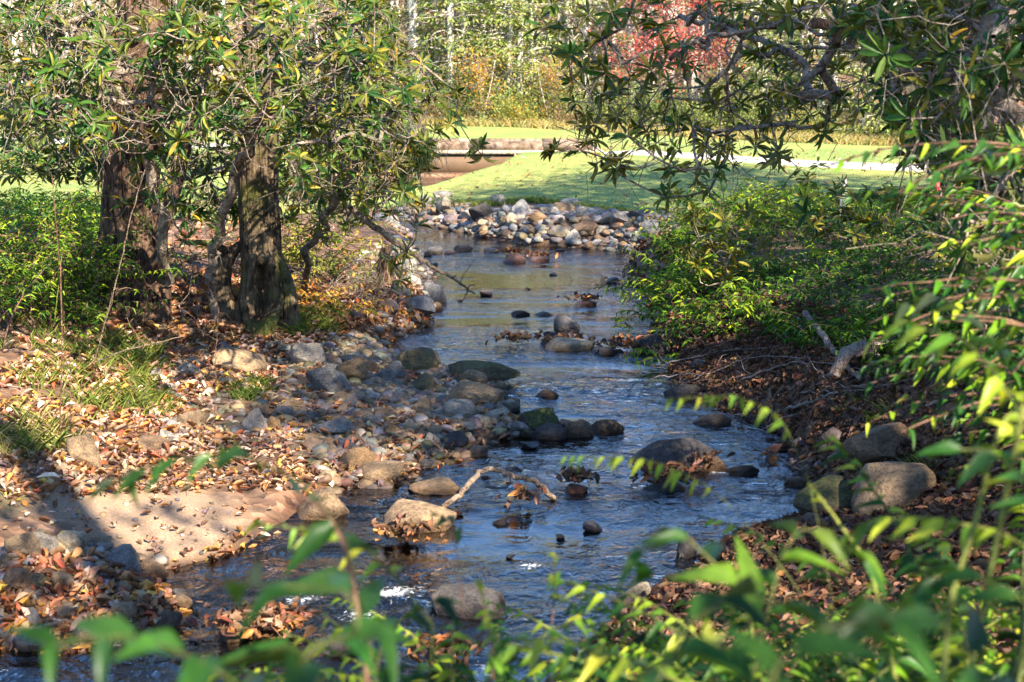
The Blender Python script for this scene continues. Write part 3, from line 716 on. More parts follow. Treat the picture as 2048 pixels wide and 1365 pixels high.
def dens(X, Y, k, s): q = noise2(X, Y, 1.3, s) > k; return X[q], Y[q]
X, Y = scatter([(0, 690), (300, 660), (640, 640), (760, 620), (780, 700), (640, 720), (700, 800), (620, 900), (900, 945), (660, 1000), (430, 985), (0, 1000)], 7500)
litter(*dens(X, Y, -.32, 5), .04, .095, CL, [5, 4, 3, 4, 2.2, 2, 1, .8], mb)
def fine_twigs(poly, n, mbt):
    X, Y = scatter(poly, n)
    for x, y in zip(X, Y):
        a = rng.uniform(0, 6.28); l = rng.uniform(.12, .5); x2, y2 = x + l * cos(a), y + l * sin(a)
        tube(mbt, wig((x, y, hz(x, y) + .03), (x2, y2, max(float(hz(x2, y2)), 0) + rng.uniform(.02, .07)), 4, .07), np.linspace(rng.uniform(.003, .006), .0015, 5), 4)
mt = MB()
fine_twigs([(0, 690), (300, 660), (640, 640), (780, 700), (640, 720), (620, 900), (900, 945), (430, 985), (0, 1000)], 260, mt)
fine_twigs([(1310, 690), (1500, 600), (2100, 560), (2100, 1300), (1400, 1300), (1640, 1020), (1560, 880), (1360, 790)], 520, mt)
fine_twigs([(640, 540), (800, 520), (870, 640), (780, 700), (600, 660)], 120, mt)
fine_twigs([(180, 560), (560, 560), (600, 650), (180, 690)], 160, mt)
o = mt.build('twig_litter', M['dead_wood']); tag(o, kind='stuff')
X, Y = scatter([(560, 700), (800, 700), (1060, 800), (1240, 862), (960, 930), (860, 985), (560, 985)], 1500)
litter(*dens(X, Y, .0, 6), .04, .09, CL, [2, 4, 6, .6, .8, 5, .2, 1.5], mb, .5, .02)
X, Y = scatter([(0, 985), (540, 1000), (560, 1090), (330, 1160), (0, 1100)], 130); litter(X, Y, .025, .075, CL, [3, 2, 2, 3, 1, 1, 1, 1], mb)
X, Y = scatter([(0, 1120), (330, 1160), (400, 1200), (330, 1285), (0, 1320)], 700); litter(X, Y, .05, .10, CL, [2, 4, 4, 1, 2, 2, .5, 2], mb, .6, .03)
X, Y = scatter([(180, 560), (560, 560), (600, 650), (180, 690)], 2200); litter(X, Y, .06, .13, CL, [3, 4, 4, 2, 2, 2, .6, .8], mb, .6, .02)
X, Y = scatter([(640, 540), (800, 520), (870, 640), (780, 700), (600, 660)], 1500); litter(X, Y, .06, .12, CL, [3, 3, 4, 2, 2, 3, .6, .8], mb, .6, .02)
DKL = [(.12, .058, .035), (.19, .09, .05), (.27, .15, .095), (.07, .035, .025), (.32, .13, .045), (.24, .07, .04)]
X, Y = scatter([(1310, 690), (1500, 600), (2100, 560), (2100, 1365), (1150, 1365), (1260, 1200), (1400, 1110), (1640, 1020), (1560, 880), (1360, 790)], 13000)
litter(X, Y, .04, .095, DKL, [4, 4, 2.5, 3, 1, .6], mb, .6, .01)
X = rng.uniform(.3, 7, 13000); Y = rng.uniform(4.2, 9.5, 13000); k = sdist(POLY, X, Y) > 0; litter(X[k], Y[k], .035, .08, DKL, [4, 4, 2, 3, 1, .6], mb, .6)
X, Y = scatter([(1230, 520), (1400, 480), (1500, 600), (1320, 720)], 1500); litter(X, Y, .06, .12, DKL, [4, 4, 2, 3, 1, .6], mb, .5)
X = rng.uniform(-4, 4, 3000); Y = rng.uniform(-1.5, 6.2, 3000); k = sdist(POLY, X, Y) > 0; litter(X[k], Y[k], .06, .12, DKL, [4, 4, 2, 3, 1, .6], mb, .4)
X = rng.uniform(-14, -3, 4000); Y = rng.uniform(8.5, 25, 4000); k = sdist(POLY, X, Y) > .2; litter(X[k], Y[k], .07, .14, CL, [3, 4, 4, 2, 1, 3, .6, .8], mb, .5)
# leaves caught on the stones in the water
for (u, v, n, r) in [(1025, 512, 120, .28), (1078, 519, 70, .25), (1325, 968, 90, .3), (1152, 975, 50, .14), (1045, 1012, 30, .15), (500, 1268, 130, .28), (560, 1268, 70, .2), (800, 1085, 60, .25), (1255, 700, 130, .4), (1170, 608, 60, .25), (1130, 690, 60, .3), (1400, 935, 60, .15), (890, 1330, 60, .18), (700, 660, 100, .3), (1030, 690, 60, .3)]:
    p = gp(u, v); x = p[0] + rng.normal(0, r * .5, n); y = p[1] + rng.normal(0, r * .4, n)
    litter(x, y, .05, .10, DKL + [(.5, .22, .07)], [3, 3, 2, 2, 2, 1, 1.5], mb, .8, .03, np.maximum(hz(x, y), 0) + rng.uniform(0, .06, n))
# sunken leaves on the bed
X, Y = scatter([(480, 1060), (900, 1000), (1000, 1100), (900, 1300), (300, 1330), (0, 1365), (0, 1270), (330, 1170)], 1300); litter(X, Y, .05, .10, CL, [2, 4, 3, 1, 4, 1, 3, 1], mb, .3)
X = rng.uniform(-9, 14, 1500); Y = rng.uniform(24, 46, 1500); k = sdist(LAWN, X, Y) < 0; litter(X[k], Y[k], .06, .12, CL, [3, 3, 3, 2, 1, 2, 1, 1], mb, .4, .04)
o = mb.build('fallen_leaves', M['dead_leaf']); tag(o, kind='stuff')

# ------------------------------------------------------------------ bridge
bro = empty('footbridge', (-3.2, 42.6, 1.0), 'low timber-edged bridge with tan girder where the path crosses the stream', 'bridge')
BX, BY, BZ = -3.2, 42.6, 1.0
def box(mb, x0, x1, y0, y1, z0, z1, c=(1, 1, 1), seg=1, rough=0.0):
    V = A([(x, y, z) for x in (x0, x1) for y in (y0, y1) for z in (z0, z1)], float)
    F = A([(0, 1, 3, 2), (4, 6, 7, 5), (0, 4, 5, 1), (2, 3, 7, 6), (0, 2, 6, 4), (1, 5, 7, 3)])
    mb.add(V, F, c)
for dy, nm in ((-.0, 'timber_rail'), (2.3, 'timber_rail')):
    for a, b_ in ((-4.4, -1.3), (-1.27, 1.9), (1.93, 4.1), (4.13, 5.6)):
        mb = MB(); box(mb, a, b_, dy - .13, dy + .13, .10, .34); ob = mb.build(nm, M['timber'], bro, smooth=False)
    if dy < 1 and a > -2 and b_ < 5:
        mb = MB(); box(mb, b_ - .08, b_ + .11, -.2, -.134, -.02, .40); mb.build('rail_post', M['dark_stone'], ob, smooth=False)
        bv = ob.modifiers.new('b', 'BEVEL'); bv.width = .025; bv.segments = 2
mb = MB(); box(mb, -4.6, 5.9, -.22, 2.6, -.02, .095); mb.build('deck', M['gravel'], bro, smooth=False)
mb = MB(); box(mb, -4.5, 3.2, -.12, .02, -.60, -.023); box(mb, -4.5, 3.2, -.20, -.12, -.60, -.57); mb.build('girder', M['girder'], bro, smooth=False)
mb = MB(); box(mb, -4.5, 3.2, 2.4, 2.5, -.60, -.023); mb.build('girder', M['girder'], bro, smooth=False)
for x0, x1 in ((-5.2, -4.2), (3.0, 4.2)):
    mb = MB(); box(mb, x0, x1, -.1, 2.45, -1.4, -.03); mb.build('abutment', M['dark_stone'], bro, smooth=False)
# red marker
p = gp(1873, 405, False); mk = empty('marker_stake', p, 'small bright red marker flag on a thin stake at the lawn edge', 'marker')
mb = MB(); tube(mb, [(0, 0, 0), (0, 0, .34)], .008, 5); mb.build('stake', M['dead_wood'], mk)
mb = MB(); s = p[1] / FP; box(mb, -.03, .10, -.004, .004, .18, .40); mb.build('flag', M['red'], mk, smooth=False)

# ------------------------------------------------------------------ tree trunks
def trunk_mesh(mb, pts, rad, sides=56, rows=110, flare=.5, lobes=5, seed=1, ridge=.07, hole=None, col=(1, 1, 1), flare_h=.5):
    P = A(pts, float); s = np.r_[0, np.cumsum(np.linalg.norm(np.diff(P, axis=0), axis=1))]
    # denser rows near the base
    q = s[-1] * np.linspace(0, 1, rows) ** 1.5
    C = np.stack([np.interp(q, s, P[:, k]) for k in range(3)], -1)
    for _ in range(6): C[1:-1] = (C[:-2] + 2 * C[1:-1] + C[2:]) / 4
    R = np.interp(q, s, rad)
    a = np.arange(sides) * 2 * pi / sides
    AA, QQ = np.meshgrid(a, q)
    rr = R[:, None] * np.ones_like(AA)
    n3 = np.stack([np.cos(AA) * 2.2, np.sin(AA) * 2.2, QQ * .9], -1)
    rid = 1.2 - 3.2 * np.abs(fbm(np.stack([np.cos(AA) * 5, np.sin(AA) * 5, QQ * 1.1], -1) + seed, seed, 3))
    rr = rr * (1 + .12 * fbm(n3 + seed * 2.3, seed + 9, 3) + ridge * rid)
    lob = .5 + .5 * np.cos(AA * lobes + seed + 1.5 * noise3(np.stack([QQ * .8, QQ * 0, QQ * 0], -1), seed)); 
    rr = rr + R[0] * flare * (lob ** 1.5) * np.exp(-QQ / (flare_h * .6)) 
    if hole is not None:
        for (ha, hh, wa, wh, dep) in hole:
            da = np.angle(np.exp(1j * (AA - ha - .25 * (QQ - hh)))); e = (da / wa) ** 2 + ((QQ - hh) / wh) ** 2
            rr = rr * (1 - dep * sstep(1.0, .72, e)) + .05 * np.exp(-((np.sqrt(e) - 1.25) / .22) ** 2)
    X = C[:, None, 0] + rr * np.cos(AA); Y = C[:, None, 1] + rr * np.sin(AA); Z = C[:, None, 2] + 0 * rr
    V = np.stack([X, Y, Z], -1).reshape(-1, 3)
    i = np.arange(rows - 1)[:, None] * sides; k = np.arange(sides)[None]; k2 = (k + 1) % sides
    F = np.stack([i + k, i + k2, i + sides + k2, i + sides + k], -1).reshape(-1, 4)
    mb.add(V, F, col)
def far_crown(mb, mbt, top, n, R, cols, w, size, r0=.05):
    """limbs and leaf sprays above the picture"""
    for k in range(n):
        e = top + A([rng.normal(0, R), rng.normal(0, R), rng.uniform(-R * .6, R)])
        tube(mbt, wig(top + A([0, 0, rng.uniform(-2, 0)]), e, 6, .08), np.linspace(r0, .01, 7), 4)
        m = 40; pos = e + rng.normal(0, R * .28, (m, 3)); leaves_random(mb, pos, size, cols, w)
def rand_frames(m, up=1.0):
    Z = norm(np.stack([rng.normal(0, 1, m), rng.normal(0, 1, m), rng.normal(0, 1, m) + up], -1)); X = norm(rng.normal(size=(m, 3))); X = norm(X - Z * (X * Z).sum(1, keepdims=True)); return X, np.cross(Z, X), Z
QT = (A([(0, 0, 0), (.5, -.5, .05), (1, 0, -.12), (.5, .5, .05)]), A([(0, 1, 2, 3)]))
def leaves_random(mb, pos, size, cols, w, asp=.45, tm=QT, up=1.0, amt=.2):
    m = len(pos); X, Y, Z = rand_frames(m, up); s = size * rng.uniform(.6, 1.3, m)
    addinst(mb, tm[0], tm[1], pos, X, Y, Z, np.stack([s, s * asp, s], -1), pick(cols, w, m, amt))

# thick double trunk at left
tA = empty('tree', gp(262, 640), 'thick dark red-brown tree with a forked, root-swollen base on the left bank', 'tree')
oA = A(tA.location)
yA = oA[1]
def ptsat(L, y0, dy=0): return [aty(u, v, y0 + dy * k) for k, (u, v) in enumerate(L)]
mb = MB()
P = ptsat([(272, 665), (275, 560), (270, 450), (266, 330), (278, 200), (296, 60), (305, -60), (318, -400), (330, -900)], yA + .15)
trunk_mesh(mb, P, [.27, .23, .21, .24, .25, .27, .26, .24, .12], flare=.4, seed=3, ridge=.2, lobes=4)
P = ptsat([(205, 660), (212, 560), (228, 440), (236, 340), (240, 240), (252, 140), (268, 60)], yA + .35)
trunk_mesh(mb, P, [.18, .14, .12, .14, .13, .11, .08], sides=40, rows=70, flare=.5, seed=8, ridge=.16, lobes=3)
P = [aty(320, 655, yA), aty(325, 560, yA + .1), aty(318, 470, yA + .1), aty(350, 380, yA + .1), aty(372, 300, yA), aty(400, 180, yA - .3)]
trunk_mesh(mb, P, [.10, .08, .07, .065, .05, .03], sides=28, rows=60, flare=.5, seed=15, ridge=.14, lobes=3)
kA = mb.build('trunk', M['bark'], tA, oA)
mb = MB()
for (a, b_, r) in [((300, 95), (160, 30), .08), ((255, 160), (120, 210), .06), ((290, 120), (400, 30), .07), ((280, 260), (420, 200), .05), ((320, 200), (470, 120), .06)]:
    mb = MB(); tube(mb, wig(aty(*a, yA + .1), aty(*b_, yA - .8), 9, .1), np.linspace(r, .012, 10), 7); mb.build('branch', M['bark'], kA, oA)
mb = MB(); mbl = MB(); top = aty(330, -900, yA + .15)
far_crown(mbl, mb, top, 34, 1.6, [(.05, .08, .02), (.09, .11, .03)], [1, 1], .13)
mb.build('crown_limbs', M['bark'], tA, oA); mbl.build('crown', M['far_leaf'], tA, oA)
# hollow tree
tB = empty('hollow_tree', gp(525, 655), 'mossy tree with a dark hollow at its swollen base beside the stream', 'tree'); oB = A(tB.location); yB = oB[1] + .1
mb = MB()
P = ptsat([(520, 672), (528, 600), (524, 540), (520, 450), (515, 330), (518, 200), (524, 60), (528, -60), (540, -400), (560, -900)], yB)
trunk_mesh(mb, P, [.27, .24, .20, .19, .185, .18, .175, .17, .14, .06], rows=170, sides=96, flare=.45, seed=5, ridge=.14, lobes=5, flare_h=.5, hole=[(-pi / 2 + .12, .50, .62, .31, 1.7)])
kB = mb.build('trunk', M['bark_moss'], tB, oB)
mb = MB()
P = [aty(452, 668, yB - .15), aty(446, 610, yB - .15), aty(442, 560, yB - .05), aty(452, 515, yB), aty(480, 490, yB + .05), aty(505, 470, yB + .1)]
trunk_mesh(mb, P, [.11, .095, .085, .09, .08, .04], sides=32, rows=60, flare=.6, seed=25, ridge=.12, lobes=3)
P = [aty(588, 672, yB - .1), aty(584, 610, yB - .12), aty(574, 560, yB - .08), aty(556, 510, yB), aty(538, 460, yB + .05)]
trunk_mesh(mb, P, [.07, .065, .06, .05, .02], sides=32, rows=60, flare=.6, seed=29, ridge=.10, lobes=3)
mb.build('buttress_root', M['bark_moss'], kB, oB)
mb = MB()
for (a, b_, r) in [((520, 130), (640, 40), .06), ((515, 210), (430, 130), .05), ((525, 40), (600, -40), .06), ((518, 260), (600, 200), .04), ((455, 505), (350, 470), .05)]:
    mb = MB(); tube(mb, wig(aty(*a, yB), aty(*b_, yB - .5), 9, .1), np.linspace(r, .012, 10), 7); mb.build('branch', M['bark_moss'], kB, oB)
mb = MB(); mbl = MB(); far_crown(mbl, mb, aty(560, -900, yB), 26, 1.4, [(.05, .08, .02), (.10, .11, .03)], [1, 1], .13)
mb.build('crown_limbs', M['bark_moss'], tB, oB); mbl.build('crown', M['far_leaf'], tB, oB)
# right trunk
tC = empty('tree', gp(1935, 520), 'dark leaning tree trunk behind the rhododendron leaves at upper right', 'tree'); oC = A(tC.location); yC = max(11.5, oC[1])
mb = MB(); P = ptsat([(1955, 640), (1945, 480), (1935, 340), (1925, 220), (1935, 80), (1930, -60), (1920, -400), (1900, -900)], yC)
P[0][2] = hz(P[0][0], P[0][1]) - .1
trunk_mesh(mb, P, [.32, .27, .25, .25, .27, .25, .2, .08], flare=.5, seed=33, ridge=.15)
kC = mb.build('trunk', M['bark'], tC, oC)
mb = MB()
for L, r in [([(1925, 90), (1840, 50), (1700, 48), (1560, 52), (1470, 48), (1400, 85), (1340, 120)], .075), ([(1930, 180), (1860, 100), (1800, 60), (1700, 10)], .06), ([(1935, 230), (1850, 205), (1780, 150), (1690, 100)], .045)]:
    Q = A([aty(u, v, yC - .25 * k) for k, (u, v) in enumerate(L)]); t_ = np.linspace(0, len(L) - 1, 26)
    Q = np.stack([np.interp(t_, np.arange(len(L)), Q[:, k]) for k in range(3)], -1); Q[1:-1] += rng.normal(0, .018, (24, 3))
    mb = MB(); tube(mb, Q, np.linspace(r, .02, 26), 8); mb.build('branch', M['bark'], kC, oC)
mb = MB(); mbl = MB(); far_crown(mbl, mb, aty(1900, -900, yC), 34, 1.7, [(.05, .08, .02), (.10, .11, .03)], [1, 1], .14)
mb.build('crown_limbs', M['bark'], tC, oC); mbl.build('crown', M['far_leaf'], tC, oC)

# ------------------------------------------------------------------ rhododendrons
HELIO = A([.35, -.55, 0])
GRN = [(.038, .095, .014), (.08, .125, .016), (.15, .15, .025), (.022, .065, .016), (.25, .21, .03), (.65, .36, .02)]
def whorl(mb, p, ax, L, cols=GRN, w=(5, 4, 2, 3, 1.1, .15), n=None):
    n = n or rng.integers(7, 12); ax = norm(ax); ref = norm(np.cross(ax, [0.3, .2, 1.])); r2 = np.cross(ax, ref)
    a = np.arange(n) * 2.399 + rng.uniform(0, 6)
    el = rng.uniform(-.15, .95, n)
    X = norm(np.cos(a)[:, None] * ref + np.sin(a)[:, None] * r2 + np.sin(el)[:, None] * ax + A([0, 0, -.12]))
    Z = norm(ax[None] * 1.0 + A([0, 0, .2]) + HELIO * .6 + rng.normal(0, .2, (n, 3))); Z = norm(Z - X * (X * Z).sum(1, keepdims=True)); Y = np.cross(Z, X)
    s = L * rng.uniform(.7, 1.12, n)
    pos = p + ax * rng.uniform(-.03, .02, n)[:, None] + X * .012
    addinst(mb, L_RH[0], L_RH[1], pos, X, Y, Z, np.stack([s, s * rng.uniform(.2, .28, n), s * rng.uniform(.2, 1.3, n)], -1), pick(cols, w, n, .16))
def grow(roots, targets, wmat, mbw, r_tip=.0035, seglen=.16, amp=.13, pref=.35, rmax=.05):
    """wiggly woody skeleton joining targets to a root polyline"""
    pos = [A(r, float) for r in roots]; par = [-1] + list(range(len(roots) - 1))
    chains = [list(range(len(roots)))]
    base = pos[0]; T = sorted([A(t, float) for t in targets], key=lambda t: np.linalg.norm(t - pos[-1]))
    PA = np.array(pos); tips = []
    for t in T:
        d = np.linalg.norm(PA - t, axis=1) 
        j = int(np.argmin(d + .12 * np.linalg.norm(PA - base, axis=1) * 0 + (d < .12) * 9))
        L = d[j]; n = max(2, int(L / seglen)); P = wig(PA[j], t, n, amp, -.04 + rng.uniform(0, .12))
        ch = [j]
        for q in P[1:]:
            par.append(ch[-1]); pos.append(q); ch.append(len(pos) - 1)
        PA = np.array(pos); chains.append(ch); tips.append(ch[-1])
    cnt = np.zeros(len(pos))
    for t in tips:
        k = t
        while k >= 0: cnt[k] += 1; k = par[k]
    rad = np.minimum(r_tip * np.maximum(cnt, 1) ** .48, rmax)
    for ch in chains:
        r = rad[ch].copy()
        if len(ch) > 1: r[0] = min(r[0], r[1] * 1.3)
        tube(mbw, PA[ch], r, 5 if r.max() < .015 else 7)
    return [(PA[t], PA[t] - PA[par[t]]) for t in tips]
def sample_region(poly, n, y0, y1, bias=1.0, mind=28):
    P = A(poly, float); lo, hi = P.min(0), P.max(0); out = []; uv = []
    t = 0
    while len(out) < n and t < n * 60:
        t += 1; u, v = rng.uniform(lo, hi)
        if not inside(P, A([u]), A([v]))[0]: continue
        if v < 330 and (218 < u < 330 or 482 < u < 566) and rng.random() < .8: continue
        y = y0 + (y1 - y0) * rng.random() ** bias
        p = aty(u, v, y)
        if p[2] < hz(p[0], p[1]) + .15: continue
        if uv and min((a - u) ** 2 + (b - v) ** 2 for a, b in uv) < mind ** 2 and rng.random() < .85: continue
        uv.append((u, v)); out.append(p)
    return out
def rhodo(root, mids, regs, label, group=None, Lf=(.10, .155), cols=GRN, w=(5, 4, 2, 3, 1.1, .15), bare=.18, extra=(), rt=.0035, amp=.13, rmax=.05):
    rp = A(root); o = empty('rhododendron', rp, label, 'shrub', group)
    roots = [rp - A([0, 0, .1])] + [A(m) for m in mids]
    P = A(roots); s = np.linspace(0, len(P) - 1, max(4, 5 * len(P))); P = np.stack([np.interp(s, np.arange(len(P)), P[:, k]) for k in range(3)], -1); P[1:-1] += rng.normal(0, .03, (len(P) - 2, 3))
    T = []
    for r in regs: T += sample_region(*r)
    nb = int(len(T) * bare); T += list(extra)
    mbw = MB(); mbl = MB(); tips = grow(P, T, None, mbw, rt, amp=amp, rmax=rmax)
    for k, (p, d) in enumerate(tips):
        if rng.random() < bare and k > len(extra): 
            continue
        ax = norm(d) * .8 + A([0, 0, .45]) + rng.normal(0, .4, 3)
        whorl(mbl, p, ax, rng.uniform(*Lf), cols, w)
        if rng.random() < .35:
            q = p + rng.normal(0, .07, 3); tube(mbw, wig(p - norm(d) * .08, q, 3, .1), [.004, .003, .003, .003], 4); whorl(mbl, q, ax + rng.normal(0, .4, 3), rng.uniform(*Lf) * .85, cols, w)
    # side twigs without leaves
    PA = [p for p, _ in tips]
    for k in range(int(len(PA) * 1.8)):
        p = PA[rng.integers(len(PA))]; q = p + A([rng.normal(0, .22), rng.normal(0, .22), rng.normal(-.05, .2)]); tube(mbw, wig(p, q, 5, .2), np.linspace(.004, .002, 6), 4)
    mbw.build('branches', M['twig'], o, rp); mbl.build('leaves', M['rhodo'], o, rp)
    return o
rhodo(gp(335, 625), [aty(330, 500, 14.4), aty(300, 330, 13.8), aty(230, 160, 13.2)],
      [([(0, 0), (430, 0), (440, 250), (330, 330), (230, 300), (0, 250)], 290, 10.3, 14.3, 1, 30), ([(220, 320), (430, 320), (440, 480), (260, 480)], 12, 12, 14, 1, 45), ([(0, -160), (430, -160), (430, 0), (0, 0)], 22, 10.5, 14)],
      'rhododendron with twisting grey branches draped across the thick dark tree')
rhodo(gp(420, 640), [aty(430, 520, 14.8), aty(480, 330, 14.0), aty(560, 180, 13.2)],
      [([(400, 0), (770, 0), (800, 90), (820, 180), (850, 290), (820, 320), (700, 340), (620, 400), (560, 300), (400, 280)], 330, 10.0, 14.6, 1, 28), ([(400, -160), (820, -160), (790, 0), (400, 0)], 22, 10.5, 14)],
      'rhododendron spreading its dense leaves over the hollow tree and the stream', cols=GRN, w=(4, 4, 3, 2.5, 1.8, .18))
rhodo(gp(610, 600), [aty(620, 500, 15.6), aty(680, 380, 14.4), aty(760, 250, 13.2)],
      [([(640, 60), (800, 80), (935, 185), (880, 240), (850, 330), (850, 400), (800, 430), (700, 430), (620, 380)], 130, 12.0, 15.5, 1, 30), ([(560, 300), (700, 330), (740, 460), (640, 500), (560, 420)], 26, 14, 16, 1, 38)],
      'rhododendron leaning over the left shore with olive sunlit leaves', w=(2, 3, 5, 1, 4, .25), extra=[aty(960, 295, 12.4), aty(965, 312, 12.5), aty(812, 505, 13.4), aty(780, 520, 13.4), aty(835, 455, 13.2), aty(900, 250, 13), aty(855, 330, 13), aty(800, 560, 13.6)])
rhodo(gp(2040, 700), [aty(2010, 500, 9.8), aty(1900, 150, 9.6), aty(1700, 40, 9.8)],
      [([(1060, 0), (1900, 0), (1800, 180), (1700, 230), (1560, 340), (1500, 300), (1440, 390), (1260, 360), (1150, 270), (1120, 130)], 165, 9.3, 13.0, 1, 28), ([(1000, -160), (2000, -160), (1900, 0), (1030, 0)], 20, 9.5, 13), ([(1500, 180), (1640, 180), (1600, 340), (1540, 340)], 12, 10, 12)],
      'rhododendron hanging from above over the lawn side of the right bank', w=(3, 4, 4, 2, 2.0, .2),
      extra=[aty(1062, 85, 11.5), aty(1110, 300, 11.6), aty(1195, 330, 11.6), aty(1240, 350, 11.4), aty(1420, 380, 11.2), aty(1330, 395, 11.2), aty(1160, 300, 11.4)], rmax=.035)
rhodo(gp(2047, 820), [aty(2060, 500, 7.8), aty(2040, 250, 7.6), aty(1990, 80, 7.8)],
      [([(1700, 0), (2100, 0), (2100, 420), (1960, 400), (1860, 300), (1760, 180)], 170, 7.2, 9.8, 1, 30), ([(1880, 300), (2070, 300), (2070, 720), (1960, 660), (1900, 480)], 60, 6.0, 7.8, 1, 30), ([(1780, 200), (1900, 230), (1890, 330), (1800, 320)], 9, 8.4, 9.8, 1, 40), ([(1700, -160), (2150, -160), (2100, 0), (1700, 0)], 12, 7.4, 9.8)],
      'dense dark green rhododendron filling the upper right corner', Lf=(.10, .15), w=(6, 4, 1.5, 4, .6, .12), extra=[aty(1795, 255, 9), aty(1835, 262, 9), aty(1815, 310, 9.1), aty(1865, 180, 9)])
rhodo(gp(440, 560), [aty(440, 450, 17.6), aty(480, 350, 17.4)],
      [([(300, 300), (480, 300), (500, 440), (330, 450)], 90, 15.8, 18.5, 1, 16), ([(540, 240), (860, 260), (830, 380), (700, 430), (560, 440)], 150, 16.0, 19.5, 1, 16), ([(0, 170), (240, 200), (230, 360), (0, 350)], 150, 15.0, 18, 1, 14)],
      'shaded rhododendron filling the gaps behind the two left trunks', w=(5, 4, 2, 4, 1, .1), Lf=(.12, .18))
for k, (u, v, y, r, n, lab) in enumerate([
    (1625, 470, None, [(1570, 330), (1670, 330), (1670, 400), (1570, 400)], 5, 'small rhododendron tip sticking up against the lawn on the right bank'),
    (1450, 600, None, [(1360, 430), (1520, 430), (1560, 560), (1400, 570)], 26, 'pale green rhododendron in a spot of sun on the right bank'),
    (1400, 480, None, [(1340, 370), (1450, 370), (1450, 450), (1340, 450)], 12, 'low rhododendron where the right bank meets the rock pile'),
    (1700, 520, None, [(1600, 390), (1790, 380), (1800, 470), (1620, 470)], 22, 'dark rhododendron beside the broken stump on the right bank'),
    (1870, 560, None, [(1790, 400), (1960, 390), (1960, 520), (1820, 520)], 22, 'dark rhododendron below the red marker on the right bank')]):
    rp = gp(u, v, False); 
    rhodo(rp, [rp + A([0, 0, .25])], [(r, n, rp[1] - .6, rp[1] + .5, 1, 26)], lab, Lf=(.15, .22), w=(3, 4, 3, 2, 1.5, .15) if k != 1 else (1, 2, 4, 0, 5, .1), bare=.05)

# ------------------------------------------------------------------ arching small-leaved shrubs
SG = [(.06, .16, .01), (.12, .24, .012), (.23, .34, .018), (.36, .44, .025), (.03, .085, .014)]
def stem_leaves(mb, P, start, L, asp, cols, w, droop=.35, spacing=.5, tmpl=L_DH, amt=.15, side=1.0):
    s = np.r_[0, np.cumsum(np.linalg.norm(np.diff(P, axis=0), axis=1))]; q = np.arange(s[-1] * start, s[-1], L * spacing)
    if len(q) == 0: return
    n = len(q); C = np.stack([np.interp(q, s, P[:, k]) for k in range(3)], -1)
    T = norm(np.stack([np.interp(q, s, np.gradient(P[:, k], s + np.arange(len(s)) * 1e-9)) for k in range(3)], -1))
    S = np.cross(T, [0, 0, 1.]); S = norm(S + 1e-4); sg = np.where(np.arange(n) % 2 == 0, 1, -1)[:, None]
    X = norm(T * rng.uniform(.35, .9, (n, 1)) + S * sg * side + A([0, 0, -1.]) * droop + rng.normal(0, .26, (n, 3)))
    Z = norm(A([0, 0, 1.]) + HELIO + .2 * T + rng.normal(0, .28, (n, 3))); Z = norm(Z - X * (X * Z).sum(1, keepdims=True)); Y = np.cross(Z, X)
    ls = L * rng.uniform(.7, 1.15, n) * (1 - .35 * (q / s[-1]) ** 3)
    addinst(mb, tmpl[0], tmpl[1], C, X, Y, Z, np.stack([ls, ls * asp * rng.uniform(.85, 1.15, n), ls * rng.uniform(.7, 1.4, n)], -1), pick(cols, w, n, amt))
def arch(p, az, L, lean, n=12, bend=1.0):
    d = A([cos(az) * lean, sin(az) * lean, 1.0]); d = norm(d); P = [A(p, float)]; st = L / n
    for k in range(n):
        d = norm(d + A([cos(az), sin(az), 0]) * .09 * bend + A([0, 0, -.13 * bend * (k / n + .25)]) + rng.normal(0, .05, 3)); P.append(P[-1] + d * st)
    return A(P)
def shrub(p, ns, L, lf, label, group=None, cols=SG, w=(3, 4, 3, 2, 2), spread=.2, lean=.6, asp=.34, name='shrub', tmpl=L_DH, spacing=.5, azr=(0, 2 * pi), stemmat='stem_brown', sub=.5, bend=1., start=.25):
    p = A(p, float); o = empty(name, p, label, 'shrub', group); mw = MB(); ml = MB()
    for k in range(ns):
        b = p + A([rng.normal(0, spread), rng.normal(0, spread), 0]); b[2] = hz(b[0], b[1]) - .03
        l = L * rng.uniform(.55, 1.15); P = arch(b, rng.uniform(*azr), l, lean * rng.uniform(.3, 1.3), bend=bend)
        tube(mw, P, np.linspace(.006, .002, len(P)) * (L / .8) ** .5, 4)
        stem_leaves(ml, P, start, lf, asp, cols, w, spacing=spacing, tmpl=tmpl)
        if rng.random() < sub:
            j = rng.integers(3, 8); Q = arch(P[j], rng.uniform(0, 6.28), l * .45, .9, 7); tube(mw, Q, np.linspace(.004, .0015, len(Q)), 4); stem_leaves(ml, Q, .1, lf * .9, asp, cols, w, spacing=spacing, tmpl=tmpl)
    mw.build('stems', M[stemmat], o, p); ml.build('leaves', M['leaf'], o, p); return o
